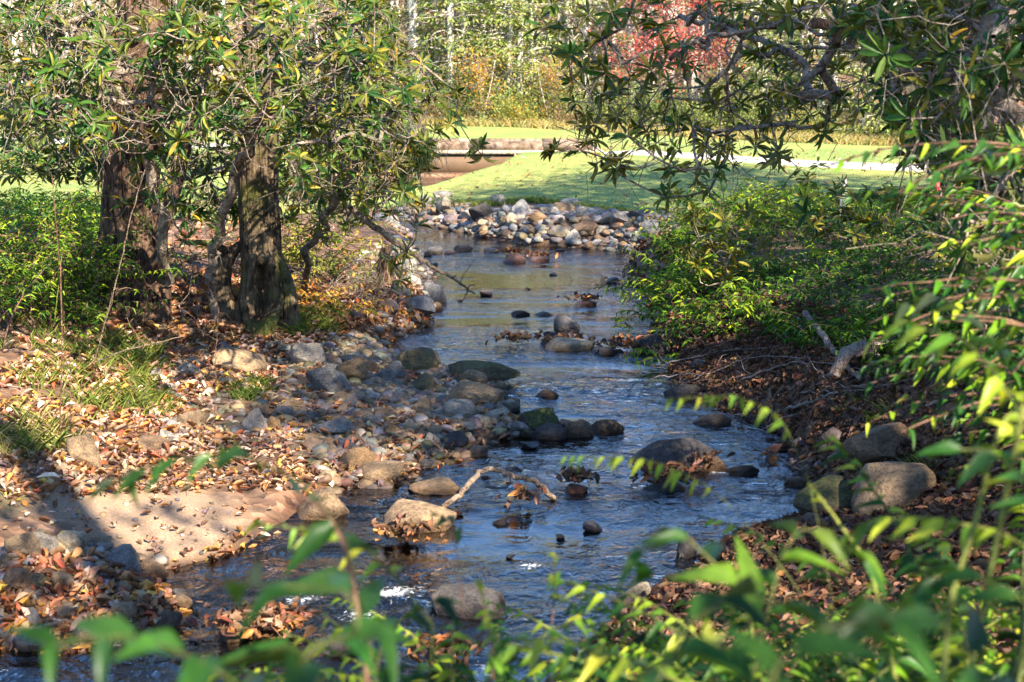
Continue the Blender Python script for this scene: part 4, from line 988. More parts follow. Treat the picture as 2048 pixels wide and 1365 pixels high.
# right bank
RB = [(1335, 560, 'leafy shrub overhanging the stream where the right bank bulges out'), (1310, 640, 'bright green shrub at the stream edge above the dark slate slab'), (1390, 500, 'green shrub beside the right end of the rock pile'),
      (1420, 590, 'sunlit shrub behind the bright green stream-edge shrub'), (1380, 690, 'low shrub growing over the dark slate slab'), (1470, 660, 'leafy shrub above the twig-covered right bank'),
      (1500, 480, 'tall bright shrub against the shaded lawn'), (1550, 560, 'shrub in the dappled middle of the right bank'), (1600, 450, 'shrub left of the broken stump'), (1640, 600, 'low dark shrub among brown leaves on the right bank'),
      (1700, 480, 'shrub behind the broken stump'), (1760, 560, 'shrub below the upper right corner rhododendron'), (1730, 640, 'sparse dark shrub above the pale slanting stick'), (1850, 610, 'bushy shrub under the leaning trunk'),
      (1560, 420, 'narrow upright shrub at the lawn edge'), (1480, 440, 'shrub with upright shoots next to the lawn'), (1860, 500, 'shrub at the foot of the leaning dark trunk'), (1960, 600, 'dark shrub at the right edge of the bank'),
      (1420, 450, 'dense low shrub just behind the rock pile end'), (1350, 610, 'shrub with twigs dipping toward the midstream rocks')]
for k, (u, v, lab) in enumerate(RB):
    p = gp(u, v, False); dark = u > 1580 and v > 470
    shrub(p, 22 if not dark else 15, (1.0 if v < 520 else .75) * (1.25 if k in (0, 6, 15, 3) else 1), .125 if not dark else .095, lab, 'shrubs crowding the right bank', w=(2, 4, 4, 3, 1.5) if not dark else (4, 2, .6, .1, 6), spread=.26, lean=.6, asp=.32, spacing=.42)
for k in range(16):   # ranks of lower growth between them
    u = rng.uniform(1300, 1900); v = rng.uniform(470, 640); p = gp(u, v, False)
# left bushes
for (u, v, n, L, lab) in [(60, 640, 46, 1.7, 'tall bright green bush at the left edge of the picture'), (150, 610, 40, 1.6, 'tall green bush between the picture edge and the thick tree'), (10, 560, 40, 1.9, 'dark green bush behind the tall bright bush'),
                          (120, 680, 22, .8, 'low green bush at the foot of the tall left bush'), (200, 600, 24, 1.1, 'dark bush squeezed against the thick dark tree')]:
    shrub(gp(u, v, False), n, L, .09, lab, 'bushes on the left bank', spread=.4, lean=.45, w=(3, 4, 4, 3, 2), sub=.8)
# yellow and orange shrub, bare twig bush, left shore
YL = [(.60, .42, .04), (.62, .27, .04), (.26, .28, .05), (.40, .14, .03)]
shrub(gp(640, 620, False), 44, .75, .075, 'low orange-yellow shrub right of the hollow tree', cols=YL, w=(4, 4, 2, 2), spread=.28, lean=.8, asp=.4)
shrub(gp(612, 560, False), 40, 1.5, .15, 'yellow-green shrub with long narrow leaves behind the hollow tree', cols=[(.32, .34, .06), (.22, .28, .05), (.42, .38, .07)], w=(3, 3, 2), spread=.25, lean=.4, asp=.15)
shrub(gp(690, 580, False), 34, .95, .085, 'pale yellow-green shrub above the left shore', cols=[(.28, .30, .06), (.16, .2, .04)], w=(2, 2), spread=.25, lean=.5, asp=.4)
for (u, v, n, L, lab) in [(700, 600, 45, .8, 'tangle of bare pinkish-brown twigs on the left shore'), (735, 570, 34, .7, 'bare twiggy bush beside the white shore stones'), (1265, 560, 46, .7, 'bare reddish twigs reaching over the water from the right bank')]:
    p = gp(u, v, False); o = empty('twig_bush', p, lab, 'shrub', None); mw = MB()
    for k in range(n):
        b = p + A([rng.normal(0, .25), rng.normal(0, .2), 0]); b[2] = hz(b[0], b[1]); P = arch(b, rng.uniform(0, 6.28), L * rng.uniform(.5, 1.2), rng.uniform(.3, 1.2), 10); tube(mw, P, np.linspace(.0055, .002, 11), 4)
        for j in (4, 6, 8): Q = arch(P[j], rng.uniform(0, 6.28), L * .3, 1.2, 5); tube(mw, Q, np.linspace(.003, .0015, 6), 4)
    ml = MB(); q = p + A([0, 0, .35]) + rng.normal(0, .28, (30, 3)); leaves_random(ml, q, .07, YL, (3, 2, 4, 1), .5, L_SM); ml.build('leaves', M['leaf'], o, p)
    mw.build('twigs', M['dead_wood'], o, p)
# ground cover
def cover(poly, n, lf, cols, w, hmax, name):
    X, Y = scatter(poly, n); q = noise2(X, Y, 1.1, 91) > -.25; X, Y = X[q], Y[q]; m = len(X); K = 5; ml = MB()
    pos = np.repeat(np.stack([X, Y, hz(X, Y)], -1), K, 0) + np.stack([rng.normal(0, .07, m * K), rng.normal(0, .07, m * K), rng.uniform(.02, hmax, m * K)], -1)
    leaves_random(ml, pos, lf, cols, w, .4, L_SM, 1.4); o = ml.build(name, M['leaf']); tag(o, kind='stuff')
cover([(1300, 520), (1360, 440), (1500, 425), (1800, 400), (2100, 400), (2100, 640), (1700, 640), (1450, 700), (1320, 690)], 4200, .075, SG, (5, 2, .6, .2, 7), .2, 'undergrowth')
cover([(-100, 430), (200, 430), (230, 640), (-100, 680)], 1800, .08, SG, (5, 4, 2, 1, 3), .4, 'undergrowth')
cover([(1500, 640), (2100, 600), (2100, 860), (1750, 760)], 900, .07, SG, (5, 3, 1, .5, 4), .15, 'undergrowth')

# ------------------------------------------------------------------ foreground plants near the camera
def spray(pix, y, lf, label, lead, cols=SG, w=(3, 4, 3, 2, 2), start=.1, r=(.003, .0015), asp=.42, mat='stem_dark', root=None, spacing=.34, droop=.2, side=1.):
    lf *= 1.25
    """one leafy stem: pixel polyline with distances, rooted on the near bank"""
    Q = A([aty(u, v, yy) for (u, v), yy in zip(pix, np.linspace(y[0], y[1], len(pix)))])
    b = Q[0].copy() if root is None else A(root, float); b[2] = hz(b[0], b[1]) - .03
    t_ = np.linspace(0, len(Q) - 1, 8 * len(Q)); Q2 = np.stack([np.interp(t_, np.arange(len(Q)), Q[:, k]) for k in range(3)], -1)
    for _ in range(5): Q2[1:-1] = (Q2[:-2] + 2 * Q2[1:-1] + Q2[2:]) / 4
    lowp = wig(b, Q2[0], 8, .05)
    o = empty('leafy_stem', b, label, 'plant', 'leafy stems close to the camera'); mw = MB(); ml = MB()
    tube(mw, np.concatenate([lowp[:-1], Q2]), np.r_[np.full(8, r[0] * 1.2), np.linspace(r[0], r[1], len(Q2))], 6)
    stem_leaves(ml, Q2, start, lf, asp, cols, w, droop=droop, spacing=spacing, side=side)
    if lead: stem_leaves(ml, Q2[-3:] + 0, .6, lf, asp, cols, w, droop=.2, spacing=.3)
    mw.build('stem', M[mat], o, b); ml.build('leaves', M['leaf'], o, b); return o
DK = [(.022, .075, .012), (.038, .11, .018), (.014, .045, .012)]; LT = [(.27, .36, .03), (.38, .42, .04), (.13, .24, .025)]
DW = (3, 3, 2); 
spray([(735, 1365), (712, 1200), (690, 1090), (650, 1020), (590, 985)], (2.2, 2.35), .105, 'tall reddish stem with large drooping dark leaves in the lower middle', True, DK, DW, .3, (.005, .003), mat='stem_brown', spacing=.4)
spray([(865, 1250), (800, 1165), (735, 1100), (640, 1062), (520, 1050)], (2.5, 2.6), .055, 'yellow-green stem arching left with small bright leaves at lower middle', True, LT, DW, .3)
spray([(760, 1400), (700, 1080), (600, 960), (470, 905), (340, 925), (225, 965)], (2.0, 2.1), .075, 'long arching stem carrying dark leaves across the shaded sand', False, DK, DW, .62, (.0016, .0012), spacing=.3, droop=.5)
spray([(560, 1430), (400, 1320), (260, 1270), (100, 1290)], (1.5, 1.4), .075, 'dark out-of-focus stem with broad leaves in the lower left corner', True, DK, DW, .1, spacing=.3)
spray([(560, 1420), (620, 1290), (720, 1270), (700, 1180), (500, 1170)], (1.5, 1.5), .10, 'blurred stem with one long leaf pointing up over the near rapids', True, DK, DW, .2, spacing=.5)
spray([(700, 1420), (600, 1330), (640, 1290), (760, 1260)], (1.7, 1.8), .10, 'broad-leaved blurred stem left of the reddish stem', True, DK, DW, .1, spacing=.5)
spray([(745, 1380), (760, 1300), (800, 1240), (880, 1200)], (2.3, 2.4), .07, 'bluish-green leafy stem beside the dark mossy dome rock', True, DK, DW, .1)
spray([(985, 1400), (985, 1290), (960, 1180)], (2.6, 2.6), .05, 'thin red stem with few leaves in front of the near stream', True, LT, DW, .3, mat='stem_brown')
spray([(930, 1300), (920, 1150), (905, 1040), (880, 1035)], (3.0, 3.0), .055, 'thin stem topped by a little dark leaf cluster in midstream', True, DK, DW, .75, (.0018, .0015), mat='stem_brown')
spray([(1100, 1300), (1108, 1200), (1110, 1110)], (3.0, 3.0), .055, 'thin stem with a few olive leaves below the driftwood', True, LT, DW, .55, (.0018, .0015), mat='stem_brown')
spray([(1700, 1380), (1600, 1180), (1470, 1020), (1400, 960), (1300, 918), (1130, 912)], (2.9, 3.1), .042, 'arching stem with hanging yellow-green leaflets before the largest midstream boulder', False, LT, DW, .62, (.0016, .001), droop=1.3, spacing=.42, side=.35)
spray([(1800, 1400), (1740, 1130), (1680, 1050), (1620, 970)], (2.6, 2.7), .05, 'straight yellow-green shoot slanting over the leaf litter', False, LT, DW, .9, (.0045, .003), mat='stem_green')
spray([(1885, 1365), (1900, 1200), (1950, 1050), (1985, 900), (2010, 840)], (2.2, 2.4), .06, 'left one of two thick yellow-green canes on the right', True, LT, DW, .7, (.0055, .0045), mat='stem_green')
spray([(1935, 1365), (1962, 1240), (2000, 1050), (2030, 900), (2050, 800)], (2.2, 2.3), .06, 'right one of two thick yellow-green canes on the right', True, LT, DW, .7, (.0055, .0045), mat='stem_green')
spray([(2060, 1100), (1990, 1060), (1850, 1035), (1740, 1040), (1680, 1090)], (2.3, 2.5), .055, 'horizontal yellow-green stem with hanging leaflets over the litter', True, LT, DW, .1, droop=.9, mat='stem_green')
spray([(2090, 1000), (2000, 700), (1960, 655), (1880, 590), (1800, 615)], (3.0, 3.2), .075, 'stem ending in four pale yellow leaves against the dark right bank', True, LT + [(.45, .4, .15)], (1, 2, 1, 3), .5)
spray([(2080, 900), (2000, 760), (1930, 680), (1850, 660), (1790, 655)], (2.4, 2.6), .065, 'yellow-green stem with brown-tipped leaves at right', True, LT, DW, .3, droop=.9)
spray([(1700, 1390), (1620, 960), (1560, 830), (1470, 790), (1330, 800)], (2.9, 3.0), .045, 'thin arching stem with blurred leaves above the stream bend', False, LT, DW, .68, (.0012, .001), droop=.9)
spray([(1560, 1380), (1480, 1180), (1380, 1080), (1320, 1050), (1270, 1130)], (2.0, 2.1), .10, 'big-leaved stem with one broad glossy leaf right of the stream', True, DK + LT, (2, 2, 2, 1, 1, 1), .3, spacing=.4)
spray([(1500, 1380), (1560, 1120), (1600, 1050), (1720, 1110)], (2.1, 2.2), .09, 'leafy stem leaning right over the brown litter', True, DK + LT, (2, 2, 2, 1, 1, 1), .3, spacing=.4)
spray([(1300, 1390), (1380, 1240), (1500, 1180), (1600, 1230)], (1.7, 1.8), .10, 'blurred bluish stem in the lower right foreground', True, DK, DW, .2, spacing=.4)
spray([(1500, 1450), (1560, 1320), (1660, 1250), (1800, 1240)], (1.25, 1.3), .085, 'very close dark stem with bluish leaves at the lower right', True, DK, DW, .1, spacing=.3)
spray([(2000, 1450), (1950, 1320), (1860, 1230), (1740, 1215)], (1.4, 1.45), .085, 'very close dark stem reaching in from the lower right corner', True, DK, DW, .1, spacing=.3)
spray([(1200, 1450), (1290, 1340), (1400, 1290), (1500, 1300)], (1.5, 1.5), .07, 'very close low stem at the bottom right of centre', True, DK + LT, (3, 3, 2, 1, 1, 1), .1, spacing=.3)
spray([(2090, 1250), (2020, 1180), (1930, 1150), (1840, 1180)], (1.9, 2.0), .075, 'dark leafy stem below the horizontal yellow-green stem', True, DK, DW, .1, spacing=.3)
spray([(2100, 1080), (2050, 960), (1980, 900), (1900, 900)], (2.2, 2.3), .07, 'dark leafy stem beside the tops of the two canes', True, DK, DW, .1, spacing=.32)
# near bank bushes
near = [(180, 1290, 1.9, .085, 10, 'dark low bush at the bottom left corner'), (430, 1330, 2.2, .075, 10, 'low dark bush at the bottom left of centre'), (700, 1290, 2.6, .07, 14, 'bush at the bottom around the tall reddish stem'),
    (880, 1250, 3.0, .06, 20, 'bush covering the brown rock at the bottom edge'), (1010, 1210, 3.2, .055, 22, 'bright leafy bush at bottom centre'), (1130, 1180, 3.0, .055, 26, 'fresh green bush left of the pale jagged rock'),
    (1240, 1230, 2.6, .065, 22, 'bush in front of the pale jagged rock'), (1370, 1090, 2.5, .075, 26, 'tall bush right of the near stream'), (1480, 1150, 2.1, .095, 18, 'blurred broad-leaved bush at bottom right of centre'),
    (1600, 1180, 1.8, .10, 20, 'very near blurred bush with big bluish leaves'), (1720, 1140, 2.2, .085, 24, 'bushy clump under the yellow-green canes'), (1860, 1190, 1.7, .10, 22, 'blurred dark bush in the lower right corner'),
    (1950, 1060, 2.4, .075, 28, 'tall bush at the lower right edge'), (2060, 900, 2.6, .08, 30, 'tall blurred bush climbing the right edge'), (1960, 1040, 3.6, .06, 24, 'green bush right of the large sunlit tan boulder'),
    (1560, 1120, 3.3, .05, 22, 'small fresh bush on the near right litter'), (1780, 1080, 3.6, .05, 18, 'light green bush with hanging leaflets on the near right litter'), (1000, 1320, 2.0, .08, 14, 'very near low bush at bottom centre'), (1250, 1310, 1.9, .085, 16, 'very near low bush right of bottom centre'),
    (1420, 1040, 3.4, .055, 28, 'sunlit yellow-green bush at the near right shore'), (1660, 1060, 3.0, .06, 28, 'yellow-green bush around the slanting shoot'), (1840, 1080, 3.0, .065, 28, 'yellow-green bush between the slanting shoot and the canes'),
    (1560, 1230, 2.6, .07, 26, 'low dark bush covering the near right litter'), (1320, 1140, 3.4, .055, 24, 'low bright bush above the pale jagged rock'), (1930, 960, 3.4, .06, 26, 'yellow-green bush beside the upper canes')]
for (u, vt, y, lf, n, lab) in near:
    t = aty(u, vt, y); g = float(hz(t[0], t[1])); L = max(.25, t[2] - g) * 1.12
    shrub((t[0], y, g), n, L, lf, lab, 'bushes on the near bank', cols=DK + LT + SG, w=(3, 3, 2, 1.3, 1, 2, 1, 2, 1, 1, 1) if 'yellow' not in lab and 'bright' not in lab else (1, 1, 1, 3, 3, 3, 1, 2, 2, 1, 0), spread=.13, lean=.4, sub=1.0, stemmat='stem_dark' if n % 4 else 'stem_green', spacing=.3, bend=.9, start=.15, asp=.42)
for (u0, v0, y, n, L, lab) in [(2100, 800, 3.9, 30, 1.0, 'dark leafy shrub spilling in below the middle of the right edge'), (2060, 540, 5.4, 34, 1.2, 'leafy shrub under the corner rhododendron'), (2090, 640, 4.6, 34, 1.3, 'dark leafy branches hanging in at the right edge'), (2080, 430, 4.2, 30, 1.2, 'big out-of-focus leaves at the upper right edge')]:
    p = aty(u0, v0, y); b = A([p[0] + .5, p[1], 0]); b[2] = hz(b[0], b[1]); o = empty('shrub', b, lab, 'shrub', None); mw = MB(); ml = MB()
    tr_ = wig(b, p + A([.2, 0, .1]), 8, .06); tube(mw, tr_, np.linspace(.02, .012, 9), 7)
    for k in range(n):
        j = rng.integers(4, 9); P = arch(tr_[j], rng.uniform(pi * .6, pi * 1.5), L * rng.uniform(.3, .8), 1.8, 10, .9); tube(mw, P, np.linspace(.005, .002, 11), 4); stem_leaves(ml, P, .1, .085, .4, DK + SG, (3, 3, 2, 2, 2, 1, .5, 1), spacing=.5)
    mw.build('stems', M['stem_brown'], o, b); ml.build('leaves', M['leaf'], o, b)

# ------------------------------------------------------------------ sticks, driftwood, stalks
def stick(pix, rad, name, cat, label, mat='dead_wood', zs=None, ys=None, group=None, wob=.012, n=None, side_twigs=0):
    if ys is not None: Q = A([aty(u, v, y) for (u, v), y in zip(pix, ys)])
    else:
        Q = A([gp(u, v) for u, v in pix]); Q[:, 2] += A(zs if zs is not None else [rad[0] * .6] * len(Q))
    m = n or 6 * len(Q); t_ = np.linspace(0, len(Q) - 1, m); P = np.stack([np.interp(t_, np.arange(len(Q)), Q[:, k]) for k in range(3)], -1)
    for _ in range(3): P[1:-1] = (P[:-2] + 2 * P[1:-1] + P[2:]) / 4
    P[1:-1] += rng.normal(0, wob, (m - 2, 3)) * .6
    b = P[0].copy(); mb = MB(); tube(mb, P - b, np.linspace(rad[0], rad[1], m) * (1 + rng.normal(0, .06, m)), 9 if rad[0] > .01 else 5)
    for k in range(side_twigs):
        j = rng.integers(2, m - 1); q = P[j] + rng.normal(0, .12, 3) + A([0, 0, .05]); tube(mb, wig(P[j], q, 4, .12) - b, np.linspace(rad[1], rad[1] * .5, 5), 4)
    o = mb.build(name, M[mat]); o.location = b; tag(o, label, cat, group); return o
stick([(700, 418), (770, 470), (850, 525), (905, 557), (950, 588)], (.036, .008), 'fallen_branch', 'branch', 'long pale bare branch slanting down from the rhododendron to the stream', 'driftwood', ys=[13.6, 13.9, 14.2, 14.4, 14.6], side_twigs=7)
stick([(885, 1022), (925, 1003), (958, 978), (990, 972), (1020, 983), (1070, 985), (1110, 1003)], (.02, .02), 'driftwood', 'branch', 'curved bare driftwood branch lying in the shallow stream', 'driftwood', zs=[.02, .07, .13, .14, .11, .09, .02], side_twigs=0)
stick([(1608, 683), (1650, 718), (1690, 748), (1722, 768)], (.032, .022), 'fallen_stick', 'stick', 'thick pale slanting stick on the leaf-covered right bank', 'dead_wood', zs=[.28, .16, .08, .03])
for k, (pix, r, lab) in enumerate([
    ([(1360, 790), (1420, 755), (1500, 735), (1600, 735), (1700, 752)], .010, 'long thin twig arching along the top of the brown litter'),
    ([(1480, 780), (1560, 755), (1640, 745), (1720, 760), (1800, 775)], .009, 'thin dark twig crossing below the pale slanting stick'),
    ([(1300, 755), (1380, 735), (1460, 715), (1530, 712)], .008, 'thin twig at the edge of the water and the litter'),
    ([(1580, 730), (1640, 770), (1710, 800), (1730, 805)], .008, 'short twig running downhill through the right litter'),
    ([(1690, 730), (1760, 705), (1830, 680), (1880, 655)], .020, 'grey root-like branch rising toward the right edge'),
    ([(1600, 800), (1680, 800), (1760, 790), (1860, 770)], .008, 'twig in the dark litter above the purplish rocks'),
    ([(1570, 845), (1640, 820), (1700, 795), (1750, 780)], .014, 'mossy twig above the small purplish rock'),
    ([(1300, 770), (1370, 768), (1450, 772), (1520, 765)], .007, 'twig hanging over the dark rock tucked under the bank'),
    ([(1850, 830), (1920, 805), (2000, 800)], .010, 'pale twig in shade right of the purplish rocks')]):
    stick(pix, (r, r * .5), 'fallen_twig', 'twig', lab, 'dead_wood', zs=[.04 + .08 * rng.random() for _ in pix], group='twigs on the right bank', side_twigs=3)
p = gp(1735, 760); mb = MB(); b = p + A([0, .1, 0])
tube(mb, A([(-.25, 0, .02), (-.16, 0, .2), (-.02, .02, .26), (.1, .02, .16), (.12, 0, -.05)]), [.05, .06, .055, .05, .05], 10); tube(mb, A([(-.1, 0, .2), (.3, .1, .3), (.75, .2, .36)]), [.045, .035, .02], 8)
o = mb.build('exposed_root', M['dead_wood']); o.location = b; tag(o, 'knotted grey root looping out of the right bank', 'root')
for (pix, ys, r, mat, lab, sw) in [
    ([(120, 850), (125, 700), (122, 560), (112, 440), (104, 350)], (9.6, 9.3), .006, 'stem_brown', 'tall bare brown stalk standing at left in front of the green bush', 0),
    ([(110, 640), (122, 520), (138, 420), (158, 320)], (9.5, 9.4), .003, 'stem_green', 'slender green stalk beside the tall brown stalk', 0),
    ([(190, 720), (212, 640), (238, 540), (262, 430), (290, 340)], (10.2, 9.8), .006, 'driftwood', 'leaning silvery dead stalk in front of the thick tree', 3),
    ([(190, 725), (250, 700), (300, 690), (365, 672)], (10.2, 10.2), .006, 'driftwood', 'fallen silvery twig pointing right from the grass', 3),
    ([(430, 905), (430, 800), (432, 700), (438, 615)], (9.8, 9.8), .0035, 'stem_brown', 'thin upright dry stalk in the middle of the leaf bank', 14),
    ([(140, 860), (142, 760), (138, 680)], (9.5, 9.5), .0035, 'stem_brown', 'short brown stalk right of the tall brown stalk', 2),
    ([(818, 650), (822, 560), (815, 480), (806, 420)], (14.0, 13.8), .006, 'stem_green', 'thin upright greenish stem at the left shore', 0),
    ([(1392, 400), (1388, 360), (1386, 335)], (19, 19), .006, 'twig', 'thin bare shoot sticking up before the lawn', 0),
    ([(1790, 430), (1798, 390), (1808, 340), (1814, 300)], (11, 10.6), .007, 'twig', 'thin curved stem rising in front of the lawn at right', 0),
    ([(1320, 470), (1290, 420), (1245, 350), (1238, 330)], (13, 12), .003, 'twig', 'hair-thin dangling twig in front of the lawn', 0)]:
    n_ = len(pix); yy = np.linspace(ys[0], ys[1], n_)
    Q0 = aty(*pix[0], yy[0]); zg = hz(Q0[0], Q0[1])
    stick(pix, (r, r * .5), 'dry_stalk', 'stalk', lab, mat, ys=yy, wob=.004, side_twigs=sw)
for (u, v, w_, h_, lab) in [(1682, 445, 22, 60, 'pale broken stump with a split top on the right bank')]:
    p = gp(u, v, False); mb = MB()
    trunk_mesh(mb, [(0, 0, -.1), (0, 0, .3), (.04, 0, .62)], [.07, .05, .02], sides=24, rows=30, flare=.3, seed=4, ridge=.2); o = mb.build('stump', M['bark_grey']); o.location = p; tag(o, lab, 'stump')
# hanging pine tuft and dead leaf bundle caught in the rhododendron
p = aty(845, 285, 13); mb = MB(); m = 420
d = norm(np.stack([rng.normal(0, .28, m), rng.normal(0, .28, m), -np.ones(m)], -1)); X = d; Z = norm(np.cross(X, rng.normal(size=(m, 3)))); Y = np.cross(Z, X)
GB = leaf_tmpl(3, 'taper', .1, .1)
addinst(mb, GB[0], GB[1], rng.normal(0, .05, (m, 3)), X, Y, Z, np.stack([rng.uniform(.15, .30, m), np.full(m, .006), np.full(m, .1)], -1), pick([(.07, .14, .05), (.14, .2, .06), (.2, .22, .1)], (3, 3, 1), m))
tube(mb, wig((0, 0, .35), (0, 0, 0), 5, .1), [.006] * 6, 5, (.2, .15, .1)); o = mb.build('pine_tuft', M['grass']); o.location = p; tag(o, 'drooping tuft of green pine needles hanging before the bridge', 'pine tuft')
p = aty(772, 500, 14.2); mb = MB(); m = 90; d = norm(np.stack([rng.normal(0, .3, m), rng.normal(0, .3, m), -np.ones(m)], -1)); Z = norm(np.cross(d, rng.normal(size=(m, 3)))); Y = np.cross(Z, d)
addinst(mb, GB[0], GB[1], rng.normal(0, .03, (m, 3)), d, Y, Z, np.stack([rng.uniform(.15, .36, m), np.full(m, .03), np.full(m, .3)], -1), pick([(.36, .22, .13), (.28, .16, .1), (.45, .3, .2)], (3, 3, 1), m)); o = mb.build('dead_leaf_bundle', M['dead_leaf']); o.location = p; tag(o, 'bundle of brown dead leaves hanging over the left shore stones', 'dead leaves')

# ------------------------------------------------------------------ grass
GBL = leaf_tmpl(3, 'taper', .25, .45)
def blades(mb, X, Y, L, wd, cols, w, lean=.35, z=None, lift=0.0):
    m = len(X); l = L * rng.uniform(.5, 1.2, m); a = rng.uniform(0, 2 * pi, m); ln = np.abs(rng.normal(0, lean, m))
    Xd = norm(np.stack([np.cos(a) * ln, np.sin(a) * ln, np.ones(m)], -1)); Z = norm(np.stack([-np.cos(a), -np.sin(a), ln], -1)); Z = norm(Z - Xd * (Xd * Z).sum(1, keepdims=True)); Yd = np.cross(Z, Xd)
    addinst(mb, GBL[0], GBL[1], np.stack([X, Y, hz(X, Y) + lift], -1), Xd, Yd, Z, np.stack([l, np.full(m, wd) * rng.uniform(.7, 1.3, m), l * 1.2], -1), pick(cols, w, m, .15))
GC = [(.17, .26, .05), (.30, .36, .07), (.45, .42, .13), (.52, .43, .22)]
mb = MB()
def tufts(mb, polys, n, per, r, L, wd, cols, w):
    X, Y = scatter(polys, n); X = np.repeat(X, per) + rng.normal(0, r, n * per)[:len(X) * per]; Y = np.repeat(Y, per) + rng.normal(0, r, len(X)); blades(mb, X, Y, L, wd, cols, w, .5)
tufts(mb, [(40, 690), (230, 670), (330, 720), (300, 820), (180, 850), (60, 790)], 44, 12, .08, .17, .006, GC, (3, 4, 2, 1))
tufts(mb, [(180, 690), (330, 690), (300, 830), (170, 830)], 26, 24, .09, .2, .006, GC, (3, 4, 1, 1))
tufts(mb, [(0, 850), (90, 830), (150, 900), (0, 930)], 20, 16, .06, .2, .006, GC, (1, 2, 3, 3))
tufts(mb, [(560, 640), (680, 620), (680, 670), (580, 680)], 46, 22, .05, .16, .007, GC, (4, 4, 1, 0))
tufts(mb, [(440, 780), (530, 770), (530, 810), (460, 810)], 10, 30, .04, .14, .006, GC, (5, 1, 0, 0))
tufts(mb, [(290, 800), (350, 800), (340, 840), (290, 840)], 9, 30, .04, .12, .006, GC, (5, 3, 0, 0))
tufts(mb, [(0, 640), (240, 640), (560, 660), (200, 700), (0, 720)], 26, 12, .07, .14, .006, GC, (4, 3, 2, 1))
tufts(mb, [(1540, 840), (1760, 800), (2000, 900), (2000, 1100), (1650, 1150)], 14, 14, .04, .14, .006, GC, (4, 2, 1, 0))
o = mb.build('grass', M['grass']); tag(o, kind='stuff')
mb = MB()
X = rng.uniform(-14, 17, 120000); Y = 24 + (rng.random(120000) ** 1.4) * 24; k = (sdist(LAWN, X, Y) < -.02); X, Y = X[k], Y[k]
blades(mb, X, Y, .036, .011, [(.13, .20, .05), (.22, .28, .08), (.32, .35, .12)], (3, 3, 2), .8, lift=.028)
o = mb.build('lawn_grass', M['grass']); tag(o, kind='stuff')
mb = MB()
B_ = LAWN[:9]; q = rng.random(5200) * 8; i = q.astype(int); E = B_[i] + (B_[i + 1] - B_[i]) * (q - i)[:, None] + rng.normal(0, .09, (5200, 2))
blades(mb, E[:, 0], E[:, 1], .16, .012, GC, (4, 3, 2, 1), .5)
o = mb.build('edge_grass', M['grass']); tag(o, kind='stuff')
mb = MB(); X = rng.uniform(-32, 30, 30000); yl = np.interp(X, [-30, 0, 10, 25], [60, 57, 52.5, 49]); Y = yl + np.abs(rng.normal(0, 2.6, len(X))) ; Y = np.clip(Y, 0, 61)
blades(mb, X, Y, .42, .03, [(.62, .53, .30), (.52, .46, .22), (.36, .38, .13), (.62, .47, .28)], (4, 3, 1.5, 3), .35)
o = mb.build('dry_grass', M['grass']); tag(o, kind='stuff')

# ------------------------------------------------------------------ far wood
def proto_hemlock(hh, seed, cols, w, n=90, R=2.6, low=.4):
    global rng; rng = np.random.default_rng(seed)
    o = D.objects.new('hemlock', None); mt = MB(); mc = MB()
    tube(mt, wig((0, 0, -.3), (rng.normal(0, .2), 0, hh), 12, .01), np.linspace(.17, .02, 13), 9)
    for k in range(n):
        z = low + (hh - low) * (k / n) ** .9; r = R * (1 - (z / hh) ** 1.6 * .85) * rng.uniform(.6, 1.1); a = rng.uniform(0, 2 * pi)
        P = wig((0, 0, z), (r * cos(a), r * sin(a), z + rng.uniform(-.5, .15) * r * .5), 6, .06, -.05); tube(mt, P, np.linspace(.03, .006, 7), 4)
        m = int(46 * r / 2 + 8); t = rng.random(m) ** .7; q = P[0] + (P[-1] - P[0]) * t[:, None]; sp = r * .26 * (.3 + t)
        q = q + np.stack([-sin(a) * rng.normal(0, 1, m) * sp, cos(a) * rng.normal(0, 1, m) * sp, rng.normal(-.04, .09, m)], -1)
        X = norm(np.stack([cos(a) + rng.normal(0, .5, m), sin(a) + rng.normal(0, .5, m), rng.normal(-.35, .2, m)], -1)); Z = norm(np.stack([rng.normal(0, .35, m), rng.normal(0, .35, m), np.ones(m)], -1)); Z = norm(Z - X * (X * Z).sum(1, keepdims=True)); s = rng.uniform(.13, .30, m)
        addinst(mc, QT[0], QT[1], q, X, np.cross(Z, X), Z, np.stack([s, s * .4, s], -1), pick(cols, w, m, .22))
    return o, mt.build('trunk', M['bark_grey'], o), mc.build('crown', M['far_leaf'], o)
def proto_bare(hh, seed, r0, cols, w, nb=26, nl=700, lsz=.12, low=2.0, kind='tree', twigs=6):
    global rng; rng = np.random.default_rng(seed)
    o = D.objects.new(kind, None); mt = MB(); mc = MB(); mt2 = MB()
    tube(mt, wig((0, 0, -.3), (rng.normal(0, .5), 0, hh), 14, .015), np.linspace(r0, r0 * .3, 15), 10)
    tip = []
    for k in range(nb):
        z = rng.uniform(low, hh); a = rng.uniform(0, 2 * pi); l = rng.uniform(.8, 2.6) * (1.15 - z / hh * .5); P = wig((0, 0, z), (l * cos(a), l * sin(a), z + rng.uniform(.0, .9) * l), 7, .12); tube(mt2, P, np.linspace(r0 * .25, .008, 8), 5)
        for j in range(twigs):
            i = rng.integers(2, 8); q = P[min(i, 7)]; e = q + rng.normal(0, .4, 3); tube(mt2, wig(q, e, 4, .15), np.linspace(.012, .004, 5), 3 if False else 4); tip.append(e); tip.append(q)
    T = A(tip); q = T[rng.integers(len(T), size=nl)] + rng.normal(0, .22, (nl, 3)); leaves_random(mc, q, lsz, cols, w, .6)
    return o, mt.build('trunk', M['bark_grey'], o), mt2.build('branches', M['dead_wood'], o), mc.build('crown', M['far_leaf'], o)
